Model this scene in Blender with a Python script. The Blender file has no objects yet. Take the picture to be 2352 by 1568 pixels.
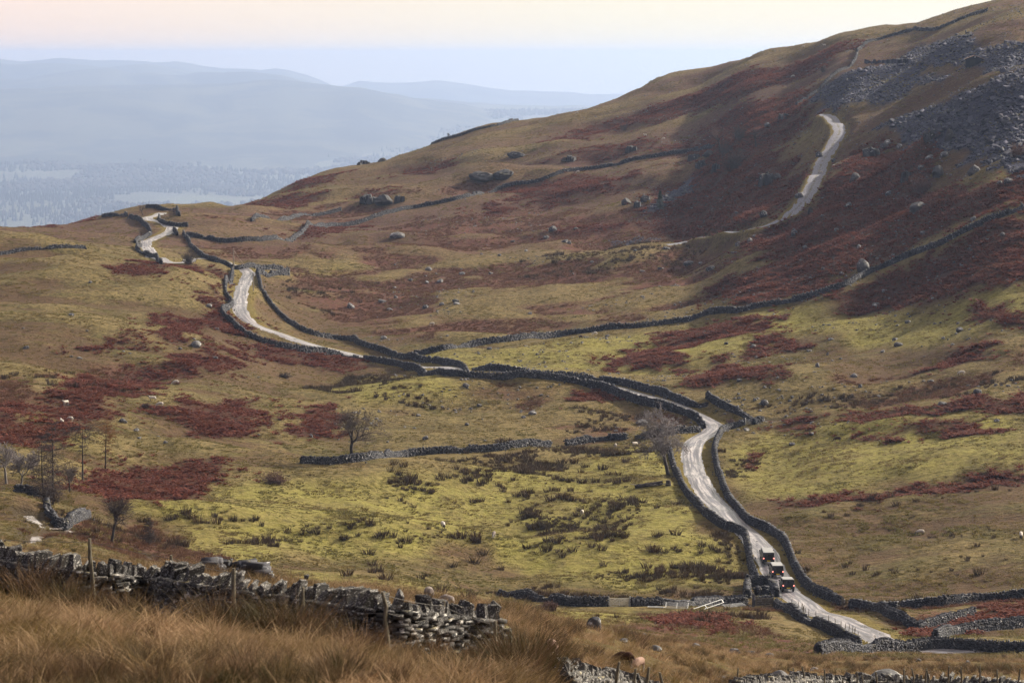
import bpy, bmesh, math, random
import numpy as np
from mathutils import Vector, Matrix
SC = bpy.context.scene
COL = SC.collection
random.seed(7)
RNG = np.random.default_rng(11)

# ------------------------------------------------------------------ camera
LENS = 100.0
PW, PH = 2352.0, 1568.0            # working units of the measured photograph
FP = LENS / 36.0 * PW
Y0 = 130.0                         # row of the level line of sight
PITCH = math.atan((PH / 2 - Y0) / FP)
CAMZ = 100.0
cam_d = bpy.data.cameras.new('camera'); cam = bpy.data.objects.new('camera', cam_d); COL.objects.link(cam)
cam_d.lens = LENS; cam_d.sensor_width = 36.0; cam_d.sensor_fit = 'HORIZONTAL'
cam_d.clip_start = 0.5; cam_d.clip_end = 200000
cam.location = (0, 0, CAMZ); cam.rotation_euler = (math.pi / 2 - PITCH, 0, 0)
cam_d.dof.use_dof = True; cam_d.dof.focus_distance = 260.0; cam_d.dof.aperture_fstop = 4.0
SC.camera = cam

# ------------------------------------------------------------------ sky and sun
SUN_AZ = math.radians(57)          # to the right of the line of sight (+Y)
SUN_EL = math.radians(28.5)
w = bpy.data.worlds.new('World'); SC.world = w; w.use_nodes = True
nt = w.node_tree; nt.nodes.clear()
wo = nt.nodes.new('ShaderNodeOutputWorld'); bg = nt.nodes.new('ShaderNodeBackground')
sky = nt.nodes.new('ShaderNodeTexSky'); sky.sky_type = 'NISHITA'; sky.sun_disc = False
sky.sun_elevation = SUN_EL; sky.sun_rotation = SUN_AZ
sky.altitude = 450; sky.air_density = 1.0; sky.dust_density = 2.2; sky.ozone_density = 1.6
# a veil of thin high cloud, brightest round the sun and thinning away from it
tcw = nt.nodes.new('ShaderNodeTexCoord'); dot = nt.nodes.new('ShaderNodeVectorMath'); dot.operation = 'DOT_PRODUCT'
dot.inputs[1].default_value = (math.sin(SUN_AZ) * math.cos(SUN_EL), math.cos(SUN_AZ) * math.cos(SUN_EL), math.sin(SUN_EL))
nt.links.new(tcw.outputs['Generated'], dot.inputs[0])
mr = nt.nodes.new('ShaderNodeMapRange'); mr.inputs[1].default_value = -1; mr.inputs[2].default_value = 1
nt.links.new(dot.outputs['Value'], mr.inputs[0])
vr = nt.nodes.new('ShaderNodeValToRGB'); cr = vr.color_ramp
while len(cr.elements) < 5: cr.elements.new(0.5)
for e_, (p_, c_) in zip(cr.elements, [(0.0, (.13, .15, .25)), (0.45, (.20, .21, .29)), (0.67, (.97, .77, .68)), (0.755, (.95, .88, .72)), (0.835, (1.0, .92, .74))]):
    e_.position = p_; e_.color = (*c_, 1)
nt.links.new(mr.outputs[0], vr.inputs[0])
vsc = nt.nodes.new('ShaderNodeVectorMath'); vsc.operation = 'SCALE'; vsc.inputs['Scale'].default_value = 7.3
nt.links.new(vr.outputs[0], vsc.inputs[0])
cl = nt.nodes.new('ShaderNodeTexNoise'); cl.inputs['Scale'].default_value = 2.2; cl.inputs['Detail'].default_value = 6
cm = nt.nodes.new('ShaderNodeMapping'); cm.inputs['Scale'].default_value = (1.0, 1.0, 9.0); nt.links.new(tcw.outputs['Generated'], cm.inputs[0]); nt.links.new(cm.outputs[0], cl.inputs['Vector'])
cf = nt.nodes.new('ShaderNodeMapRange'); cf.inputs[1].default_value = 0.35; cf.inputs[2].default_value = 0.68; cf.inputs[3].default_value = 0.86; cf.inputs[4].default_value = 0.97
nt.links.new(cl.outputs['Fac'], cf.inputs[0])
veil = nt.nodes.new('ShaderNodeMix'); veil.data_type = 'RGBA'; nt.links.new(cf.outputs[0], veil.inputs[0])
nt.links.new(sky.outputs[0], veil.inputs[6]); nt.links.new(vsc.outputs[0], veil.inputs[7]); nt.links.new(veil.outputs[2], bg.inputs[0])
bg.inputs[1].default_value = 0.08
nt.links.new(bg.outputs[0], wo.inputs[0])
sd = bpy.data.lights.new('sun', 'SUN'); sun = bpy.data.objects.new('sun', sd); COL.objects.link(sun)
sd.energy = 5.0; sd.angle = math.radians(1.5); sd.color = (1.0, 0.89, 0.72)
SUNV = Vector((math.sin(SUN_AZ) * math.cos(SUN_EL), math.cos(SUN_AZ) * math.cos(SUN_EL), math.sin(SUN_EL)))
sun.rotation_euler = SUNV.to_track_quat('Z', 'Y').to_euler()
sun.location = SUNV * 300
vs = SC.view_settings; vs.view_transform = 'Standard'; vs.look = 'None'; vs.gamma = 1.0; vs.exposure = 1.0
vs.use_curve_mapping = False
SC.cycles.use_denoising = True
SC.cycles.use_adaptive_sampling = True; SC.cycles.adaptive_threshold = 0.02
SC.cycles.max_bounces = 6; SC.cycles.diffuse_bounces = 2; SC.cycles.glossy_bounces = 2
SC.cycles.transparent_max_bounces = 8; SC.cycles.volume_bounces = 0
SC.cycles.caustics_reflective = False; SC.cycles.caustics_refractive = False

# ------------------------------------------------------------------ noise
def _hash(ix, iy, seed):
    h = (ix.astype(np.int64) * 374761393 + iy.astype(np.int64) * 668265263 + seed * 974711) & 0x7fffffff
    h = ((h ^ (h >> 13)) * 1274126177) & 0x7fffffff
    h = h ^ (h >> 16)
    return (h & 0xffff) / 65535.0
def vnoise(x, y, seed=0):
    x = np.asarray(x, float); y = np.asarray(y, float)
    ix = np.floor(x); iy = np.floor(y); fx = x - ix; fy = y - iy
    fx = fx * fx * fx * (fx * (fx * 6 - 15) + 10); fy = fy * fy * fy * (fy * (fy * 6 - 15) + 10)
    a = _hash(ix, iy, seed); b = _hash(ix + 1, iy, seed); c = _hash(ix, iy + 1, seed); d = _hash(ix + 1, iy + 1, seed)
    return (a + (b - a) * fx) * (1 - fy) + (c + (d - c) * fx) * fy
def fbm(x, y, seed=0, octs=4, gain=0.5):
    t = 0; amp = 1; tot = 0
    for o in range(octs):
        t = t + amp * vnoise(x * 2 ** o + 17.3 * o, y * 2 ** o - 9.1 * o, seed + o); tot += amp; amp *= gain
    return t / tot * 2 - 1

# ------------------------------------------------------------------ lines of sight
CP, SP = math.cos(PITCH), math.sin(PITCH)
def ray(x, y):
    u = (np.asarray(x, float) - PW / 2) / FP; v = (PH / 2 - np.asarray(y, float)) / FP
    dx = u; dy = CP + v * SP; dz = -SP + v * CP
    hd = np.hypot(dx, dy)
    return np.arctan2(dx, dy), dz / hd          # azimuth, tangent of elevation
def az_of(x): return float(ray(x, PH / 2)[0])

# ------------------------------------------------------------------ the shape of the fell: profiles (distance, row) for some bearings
PROF = {
 -300: [(12,2300),(35,1568),(45,1480),(55,1410),(68,1340),(85,1290),(110,1270),(160,1270),(230,1270),(300,1245),(360,1195),(420,1140),(480,1040),(560,890),(680,750),(830,615),(950,560),(1010,540),(1060,560),(1200,600),(1500,680),(2600,1100)],
 0:    [(12,2300),(35,1568),(45,1490),(55,1425),(68,1352),(72,1337),(85,1310),(110,1290),(160,1290),(230,1290),(300,1262),(360,1205),(420,1140),(480,1050),(560,900),(680,750),(830,600),(950,542),(1010,518),(1060,528),(1200,570),(1500,660),(2600,1100)],
 390:  [(12,2300),(35,1568),(45,1510),(55,1455),(66,1405),(70,1385),(80,1350),(95,1318),(110,1302),(140,1308),(200,1330),(300,1325),(350,1298),(390,1262),(420,1215),(460,1150),(500,1080),(560,970),(640,840),(700,760),(780,682),(840,625),(868,606),(885,610),(920,596),(960,560),(1010,525),(1060,498),(1120,478),(1160,466),(1250,500),(1500,640),(2600,1100)],
 780:  [(12,2300),(35,1568),(45,1530),(55,1490),(64,1462),(70,1440),(80,1405),(95,1370),(110,1350),(140,1360),(220,1385),(320,1370),(370,1335),(400,1300),(430,1250),(470,1160),(520,1075),(545,1048),(600,960),(660,885),(720,826),(760,790),(830,720),(900,650),(1000,575),(1080,525),(1160,480),(1240,430),(1310,395),(1360,381),(1450,410),(1700,560),(2600,1000)],
 1176: [(12,2350),(35,1660),(45,1590),(52,1545),(60,1508),(70,1475),(85,1438),(100,1412),(115,1398),(140,1405),(220,1440),(320,1420),(380,1388),(410,1350),(440,1290),(480,1200),(520,1110),(545,1060),(580,1005),(620,940),(680,868),(720,828),(760,780),(830,700),(900,640),(970,580),(1040,520),(1120,460),(1200,400),(1300,330),(1380,290),(1420,272),(1500,290),(1800,430),(2600,900)],
 1330: [(12,2380),(35,1760),(60,1610),(75,1560),(90,1510),(110,1470),(130,1440),(150,1425),(180,1440),(240,1450),(320,1425),(385,1388),(415,1340),(450,1262),(490,1170),(530,1085),(560,1030),(590,975),(630,915),(690,850),(740,790),(800,725),(860,660),(920,605),(980,550),(1050,485),(1120,430),(1200,370),(1300,300),(1380,255),(1410,243),(1440,262),(1600,340),(2600,900)],
 1560: [(12,2400),(35,1900),(60,1720),(85,1620),(105,1565),(120,1530),(150,1490),(175,1470),(220,1478),(300,1465),(350,1420),(385,1388),(420,1330),(460,1230),(500,1140),(540,1060),(570,1000),(600,945),(640,890),(700,820),(760,745),(820,680),(880,610),(940,550),(1000,490),(1080,410),(1160,345),(1240,290),(1340,225),(1440,163),(1500,180),(1800,330),(2600,800)],
 1760: [(12,2430),(35,2000),(60,1800),(100,1640),(120,1585),(150,1535),(180,1508),(240,1495),(310,1482),(350,1430),(385,1392),(420,1335),(460,1235),(500,1140),(540,1055),(580,970),(620,900),(670,815),(720,735),(770,660),(820,590),(880,510),(940,440),(1000,375),(1070,300),(1150,235),(1250,180),(1350,130),(1400,118),(1480,140),(1800,290),(2600,700)],
 1960: [(12,2450),(35,2050),(60,1850),(100,1680),(135,1580),(170,1535),(220,1512),(300,1500),(338,1482),(352,1458),(380,1408),(420,1325),(460,1230),(500,1130),(540,1030),(580,940),(630,840),(680,750),(730,660),(780,570),(840,470),(900,380),(960,300),(1010,240),(1080,190),(1180,120),(1300,62),(1400,90),(1700,250),(2600,600)],
 2352: [(12,2450),(35,2050),(60,1850),(100,1690),(135,1590),(170,1540),(220,1518),(300,1503),(340,1486),(365,1440),(400,1350),(450,1220),(500,1090),(550,970),(600,840),(650,690),(700,550),(740,460),(790,360),(840,262),(890,175),(940,122),(1020,70),(1120,20),(1250,-15),(1350,20),(1700,150),(2600,500)],
 2800: [(12,2450),(35,2050),(60,1850),(100,1690),(135,1590),(170,1540),(220,1518),(300,1503),(340,1484),(365,1436),(400,1342),(450,1210),(500,1075),(550,950),(600,810),(650,655),(700,510),(740,420),(790,325),(840,225),(890,135),(940,80),(1020,30),(1120,-20),(1250,-55),(1350,-20),(1700,120),(2600,450)],
}
S0, S1, NS = math.log(2.0), math.log(2600.0), 1400
SG = np.linspace(S0, S1, NS); DG = np.exp(SG)
_cols = sorted(PROF); _colaz = np.array([az_of(x) for x in _cols])
_tab = []
for xcol in _cols:
    pts = PROF[xcol]; d = np.array([p[0] for p in pts], float); e = np.array([ray(xcol, p[1])[1] for p in pts])
    d = np.concatenate([[2.0, 5.0], d]); e = np.concatenate([[-0.95, -0.5], e])
    # work on height so that the slope is smooth between the entries
    z = np.interp(SG, np.log(d), e * d)
    k = np.hanning(23); k /= k.sum()
    z = np.convolve(np.pad(z, 11, mode='edge'), k, mode='valid')
    _tab.append(z)
_tab = np.array(_tab)                                    # columns x distances
AZG = np.radians(np.linspace(-16, 16, 385))
BASE = np.empty((len(AZG), NS))
def _catmull(t, p0, p1, p2, p3):
    return p1 + 0.5 * t * (p2 - p0 + t * (2 * p0 - 5 * p1 + 4 * p2 - p3 + t * (3 * (p1 - p2) + p3 - p0)))
for i, a in enumerate(AZG):
    j = int(np.clip(np.searchsorted(_colaz, a) - 1, 0, len(_colaz) - 2))
    t = float(np.clip((a - _colaz[j]) / (_colaz[j + 1] - _colaz[j]), 0, 1))
    t = 0.35 * t + 0.65 * t * t * (3 - 2 * t)
    BASE[i] = _tab[j] * (1 - t) + _tab[j + 1] * t
k = np.hanning(13); k /= k.sum()
BASE = np.apply_along_axis(lambda c: np.convolve(np.pad(c, 6, mode='edge'), k, mode='valid'), 0, BASE)

# named mounds and hollows: (column, row, width across m, depth along m, height m)
MOUNDS = [(1150,905,34,26,4.2),(1820,885,30,24,3.0),(1000,1265,48,20,3.2),(440,1185,20,12,1.8),(900,1090,45,16,2.2),
 (1480,1255,26,14,1.6),(300,655,50,45,4.0),(700,590,30,30,3.0),(900,580,28,24,2.5),(1000,790,26,20,2.2),(880,555,24,22,2.5),
 (1370,610,26,20,1.6),(60,560,40,30,2.5),(620,790,24,18,1.4),(770,455,26,18,3.0),(1100,405,34,22,3.5),(900,466,26,16,3.5),(1300,340,24,18,2.0),
 (2130,410,14,14,2.5),(2050,300,18,16,2.0),(2000,1190,60,24,1.4),(2100,1080,60,20,1.4),(2260,262,34,22,6.0),(2110,232,20,14,3.0),(1960,190,24,14,3.0),(2230,110,30,18,4.0),(1700,800,36,18,1.5),(1350,800,40,18,1.5),
 (30,1175,12,10,1.8),(560,520,40,24,2.2),(1800,560,30,20,1.2),(200,770,40,24,2.0),(350,960,30,16,1.5),(960,900,24,14,1.2)]
def _interp_base(az, d):
    fi = np.clip((az - AZG[0]) / (AZG[1] - AZG[0]), 0, len(AZG) - 1.001); fs = np.clip((np.log(d) - S0) / (SG[1] - SG[0]), 0, NS - 1.001)
    i = fi.astype(int); j = fs.astype(int); a = fi - i; b = fs - j
    return (BASE[i, j] * (1 - a) + BASE[i + 1, j] * a) * (1 - b) + (BASE[i, j + 1] * (1 - a) + BASE[i + 1, j + 1] * a) * b
_mw = []
def knoll(X, Y): return np.clip(0.5 + 1.0 * fbm(X / 46 + 3.1, Y / 38 + 1.7, 21, 3) + 0.45 * fbm(X / 15.0 + 5, Y / 13.0, 27, 2), 0, 1)
def height(X, Y):
    """height of the fell above sea datum (camera height = CAMZ)"""
    X = np.asarray(X, float); Y = np.asarray(Y, float)
    d = np.maximum(np.hypot(X, Y), 2.0); az = np.arctan2(X, Y)
    z = _interp_base(az, d)
    amp = np.interp(d, [20, 60, 120, 300, 450, 900, 1500, 2500], [0.08, 0.14, 0.20, 1.0, 2.5, 3.3, 3.2, 4.0])
    z = z + amp * (fbm(X / 46 + 3.1, Y / 38 + 1.7, 21, 3) * 1.15 - 0.1)
    z = z + np.interp(d, [20, 100, 400, 2000], [0.10, 0.16, 0.22, 0.3]) * fbm(X / 6.0, Y / 6.0, 5, 3, 0.55)
    z = z + np.interp(d, [60, 200, 400, 2000], [0.04, 0.12, 0.75, 0.9]) * fbm(X / 15.0 + 5, Y / 13.0, 27, 2)
    for (mx, my, ca, sa, wa, wd, h) in _mw:
        rx = (X - mx) * ca - (Y - my) * sa; ry = (X - mx) * sa + (Y - my) * ca
        z = z + h * np.exp(-(rx / wa) ** 2 * 1.4 - (ry / wd) ** 2 * 1.4)
    return z + CAMZ
DSCAN = np.exp(np.linspace(math.log(24), math.log(1900), 900))
def hit(x, y):
    """where the line of sight through (x, y) first meets the fell -> X, Y, Z"""
    a, e = ray(x, y); X = DSCAN * math.sin(a); Y = DSCAN * math.cos(a)
    below = (height(X, Y) - CAMZ) >= e * DSCAN
    i = int(np.argmax(below))
    if not below[i]: i = int(np.argmin(np.abs((height(X, Y) - CAMZ) - e * DSCAN)))
    ds = np.linspace(DSCAN[max(i - 1, 0)], DSCAN[i], 40)
    b2 = (height(ds * math.sin(a), ds * math.cos(a)) - CAMZ) >= e * ds
    d1 = float(ds[int(np.argmax(b2))] if b2.any() else ds[-1])
    X = d1 * math.sin(a); Y = d1 * math.cos(a)
    return Vector((X, Y, float(height(np.array([X]), np.array([Y]))[0])))
for (mx, my, wa, wd, h) in MOUNDS:
    p = hit(mx, my); az = math.atan2(p.x, p.y)
    _mw.append((p.x, p.y, math.cos(az), math.sin(az), wa, wd, h * 1.3))
def gz(x, y): return float(height(np.array([x]), np.array([y]))[0])
def pline(pts, step=1.0, smooth=True):
    """measured points -> ground points spaced evenly; entries are (x, row) or (x, row, 'd', distance)"""
    w3 = []
    for p in pts:
        if len(p) == 3:
            a = ray(p[0], p[1])[0]; w3.append((p[2] * math.sin(a), p[2] * math.cos(a)))
        else:
            q = hit(p[0], p[1]); w3.append((q.x, q.y))
    w3 = np.array(w3)
    if smooth and len(w3) > 2:
        out = []
        P = np.vstack([2 * w3[0] - w3[1], w3, 2 * w3[-1] - w3[-2]])
        for i in range(1, len(P) - 2):
            n = max(2, int(np.linalg.norm(P[i + 1] - P[i]) / step) + 1)
            # centripetal-like: clamp tangents to limit overshoot where points are unevenly spaced
            L = np.linalg.norm(P[i + 1] - P[i]) + 1e-6
            def tang(a, b, c):
                u = (b - a) / (np.linalg.norm(b - a) + 1e-6); v = (c - b) / (np.linalg.norm(c - b) + 1e-6); m = u + v
                return m / (np.linalg.norm(m) + 1e-6) * L
            m0 = tang(P[i - 1], P[i], P[i + 1]); m1 = tang(P[i], P[i + 1], P[i + 2])
            t = np.linspace(0, 1, n, endpoint=False)[:, None]
            out.append((2 * t**3 - 3 * t**2 + 1) * P[i] + (t**3 - 2 * t**2 + t) * m0 * 0.8 + (-2 * t**3 + 3 * t**2) * P[i + 1] + (t**3 - t**2) * m1 * 0.8)
        w3 = np.vstack(out + [P[-2:-1]])
    L = np.concatenate([[0], np.cumsum(np.linalg.norm(np.diff(w3, axis=0), axis=1))])
    n = max(2, int(L[-1] / step) + 1); t = np.linspace(0, L[-1], n)
    return np.stack([np.interp(t, L, w3[:, 0]), np.interp(t, L, w3[:, 1])], 1)
def in_poly(px, py, poly):
    inside = np.zeros(px.shape, bool); n = len(poly)
    x0, y0 = poly.min(0); x1, y1 = poly.max(0)
    sel = np.nonzero((px >= x0) & (px <= x1) & (py >= y0) & (py <= y1))[0]
    X = px[sel]; Y = py[sel]; ins = np.zeros(X.shape, bool)
    j = n - 1
    for i in range(n):
        c = ((poly[i, 1] > Y) != (poly[j, 1] > Y))
        with np.errstate(divide='ignore', invalid='ignore'):
            xi = (poly[j, 0] - poly[i, 0]) * (Y - poly[i, 1]) / (poly[j, 1] - poly[i, 1]) + poly[i, 0]
        ins ^= c & (X < xi); j = i
    inside[sel] = ins
    return inside
def dist_line(px, py, line, rmax):
    """distance from points to a polyline, inf beyond rmax"""
    out = np.full(px.shape, 1e9)
    sel = np.nonzero((px > line[:, 0].min() - rmax) & (px < line[:, 0].max() + rmax) & (py > line[:, 1].min() - rmax) & (py < line[:, 1].max() + rmax))[0]
    if len(sel) == 0: return out
    best = np.full(len(sel), 1e9); X = px[sel]; Y = py[sel]
    st = max(1, int(len(line) // 160)); ln = line[::st]
    if not np.allclose(ln[-1], line[-1]): ln = np.vstack([ln, line[-1:]])
    for i in range(len(ln) - 1):
        a = ln[i]; b = ln[i + 1]; v = b - a; L2 = float(v @ v) + 1e-9
        near = np.nonzero((np.abs(X - (a[0] + b[0]) / 2) < rmax + abs(v[0]) / 2 + .5) & (np.abs(Y - (a[1] + b[1]) / 2) < rmax + abs(v[1]) / 2 + .5))[0]
        if len(near) == 0: continue
        t = np.clip(((X[near] - a[0]) * v[0] + (Y[near] - a[1]) * v[1]) / L2, 0, 1)
        best[near] = np.minimum(best[near], np.hypot(X[near] - a[0] - t * v[0], Y[near] - a[1] - t * v[1]))
    out[sel] = best
    return out

# ------------------------------------------------------------------ helpers for objects and materials
def tag(o, label=None, cat=None, group=None, kind=None):
    if label: o['label'] = label
    if cat: o['category'] = cat
    if group: o['group'] = group
    if kind: o['kind'] = kind
    return o
def mesh_obj(name, verts, faces, mat=None, parent=None, smooth=False):
    me = bpy.data.meshes.new(name); me.from_pydata([tuple(v) for v in verts], [], faces); me.update()
    if smooth: me.shade_smooth()
    return link(name, me, mat, parent)
def link(name, me, mat=None, parent=None):
    if mat is not None and len(me.materials) == 0: me.materials.append(mat)
    o = bpy.data.objects.new(name, me); COL.objects.link(o)
    if parent is not None: o.parent = parent
    return o
def np_mesh(name, V, F, smooth=False):
    """V n x 3, F m x 3 or m x 4 integer arrays -> mesh, fast"""
    V = np.ascontiguousarray(V, np.float32); F = np.ascontiguousarray(F, np.int32); k = F.shape[1]
    me = bpy.data.meshes.new(name)
    me.vertices.add(len(V)); me.vertices.foreach_set('co', V.ravel())
    me.loops.add(F.size); me.loops.foreach_set('vertex_index', F.ravel())
    me.polygons.add(len(F)); me.polygons.foreach_set('loop_start', np.arange(0, F.size, k, dtype=np.int32))
    me.polygons.foreach_set('loop_total', np.full(len(F), k, np.int32))
    if smooth: me.polygons.foreach_set('use_smooth', np.ones(len(F), bool))
    me.update(calc_edges=True); me.validate()
    return me
def attr(me, name, vals):
    a = me.attributes.new(name, 'FLOAT', 'POINT'); a.data.foreach_set('value', np.ascontiguousarray(vals, np.float32))
class NT:
    """small wrapper to wire shader nodes"""
    def __init__(s, name, bump=True):
        s.m = bpy.data.materials.new(name); s.m.use_nodes = True; s.t = s.m.node_tree; s.t.nodes.clear()
        s.out = s.t.nodes.new('ShaderNodeOutputMaterial'); s.b = s.t.nodes.new('ShaderNodeBsdfPrincipled')
        s.t.links.new(s.b.outputs[0], s.out.inputs[0])
        s.b.inputs['Roughness'].default_value = 0.9; s.b.inputs['Specular IOR Level'].default_value = 0.2
    def n(s, typ, **kw):
        nd = s.t.nodes.new(typ)
        for k_, v_ in kw.items(): setattr(nd, k_, v_)
        return nd
    def l(s, a, b): s.t.links.new(a, b)
    def set(s, sock, v):
        if hasattr(v, 'links') or isinstance(v, bpy.types.NodeSocket): s.l(v, sock)
        else: sock.default_value = v
    def noise(s, scale, detail=4, rough=0.55, vec=None, dist=0.0):
        nd = s.n('ShaderNodeTexNoise'); nd.inputs['Scale'].default_value = scale; nd.inputs['Detail'].default_value = detail
        nd.inputs['Roughness'].default_value = rough; nd.inputs['Distortion'].default_value = dist
        if vec is not None: s.l(vec, nd.inputs['Vector'])
        return nd.outputs['Fac']
    def coords(s, scale=(1, 1, 1), kind='Object'):
        tc = s.n('ShaderNodeTexCoord'); mp = s.n('ShaderNodeMapping'); mp.inputs['Scale'].default_value = scale
        s.l(tc.outputs[kind], mp.inputs['Vector']); return mp.outputs['Vector']
    def mix(s, f, a, b, typ='MIX'):
        nd = s.n('ShaderNodeMix'); nd.data_type = 'RGBA'; nd.blend_type = typ
        s.set(nd.inputs[0], f)
        for i, v in ((6, a), (7, b)):
            if isinstance(v, tuple): nd.inputs[i].default_value = (*v, 1) if len(v) == 3 else v
            else: s.l(v, nd.inputs[i])
        return nd.outputs[2]
    def ramp(s, f, stops, interp='LINEAR'):
        nd = s.n('ShaderNodeValToRGB'); cr = nd.color_ramp; cr.interpolation = interp
        while len(cr.elements) < len(stops): cr.elements.new(0.5)
        for e, (p, c) in zip(cr.elements, stops): e.position = p; e.color = (*c, 1) if isinstance(c, tuple) else (c, c, c, 1)
        s.l(f, nd.inputs[0]); return nd.outputs[0]
    def math(s, op, a, b=None, clamp=False):
        nd = s.n('ShaderNodeMath'); nd.operation = op; nd.use_clamp = clamp; s.set(nd.inputs[0], a)
        if b is not None: s.set(nd.inputs[1], b)
        return nd.outputs[0]
    def at(s, name):
        nd = s.n('ShaderNodeAttribute'); nd.attribute_name = name; return nd.outputs['Fac']
    def bump(s, h, strength=0.5, dist=0.1):
        nd = s.n('ShaderNodeBump'); nd.inputs['Strength'].default_value = strength; nd.inputs['Distance'].default_value = dist
        s.l(h, nd.inputs['Height']); s.l(nd.outputs[0], s.b.inputs['Normal'])
    def col(s, c):
        if isinstance(c, tuple): s.b.inputs['Base Color'].default_value = (*c, 1)
        else: s.l(c, s.b.inputs['Base Color'])
        return s.m

# ------------------------------------------------------------------ lines on the ground
ROAD_P = [(2560,1468),(2430,1474),(2330,1480),(2220,1490),(2120,1489),(2050,1478),(2000,1455),(1950,1433),(1900,1412),(1850,1390),(1812,1362),(1789,1330),(1766,1288),(1742,1252),(1712,1222),(1678,1192),(1640,1152),(1610,1110),(1592,1070),(1588,1040),(1600,1012),(1632,992),(1640,978),(1615,960),(1575,942),(1515,920),(1450,902),(1385,886),(1300,872),(1200,862),(1060,850),(940,838),(880,829),(830,820),(760,804),(690,784),(630,764),(580,744),(556,720),(551,690),(556,662),(566,640),(572,629),(530,618,912),(470,610,930),(395,604),(365,591),(342,573),(334,562),(352,549),(380,536),(396,523),(378,513),(348,506),(342,500),(360,494),(372,489)]
TRACK_P = [(1530,562),(1590,551),(1640,543),(1690,534),(1745,523),(1800,500),(1848,458),(1872,412),(1888,372),(1912,335),(1928,305),(1922,283),(1908,270),(1895,262)]
PATH_P = [(655,630),(700,629),(760,628),(830,624)]
GRASSPATH_P = [(1610,412),(1618,440),(1612,470),(1598,500)]
STREAM_P = [(60,1172),(72,1182),(90,1195),(150,1204),(110,1213),(75,1228),(60,1240)]
STREAM2_P = [(300,1258),(322,1264),(342,1276),(366,1290)]
STREAM3_P = [(1730,962),(1765,964),(1810,961),(1850,955)]
ROAD = pline(ROAD_P, 1.0); TRACK = pline(TRACK_P, 1.0); PATH = pline(PATH_P, 1.0); GPATH = pline(GRASSPATH_P, 1.0)
STREAM = pline(STREAM_P, .7); STREAM2 = pline(STREAM2_P, .7); STREAM3 = pline(STREAM3_P, .7)
def line_z(line, win):
    z = height(line[:, 0], line[:, 1]); kk = np.hanning(win | 1); kk /= kk.sum()
    return np.convolve(np.pad(z, (win | 1) // 2, mode='edge'), kk, mode='valid')
ROADZ = line_z(ROAD, 21) ; TRACKZ = line_z(TRACK, 15)
def near_z(px, py, line, lz, rmax):
    """for points within rmax of the line: distance and the line's height there"""
    dd = dist_line(px, py, line, rmax); zz = np.zeros_like(px); sel = np.nonzero(dd < rmax)[0]
    for c in range(0, len(sel), 4000):
        s_ = sel[c:c + 4000]
        i = np.argmin((px[s_, None] - line[None, :, 0]) ** 2 + (py[s_, None] - line[None, :, 1]) ** 2, axis=1); zz[s_] = lz[i]
    return dd, zz

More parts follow.
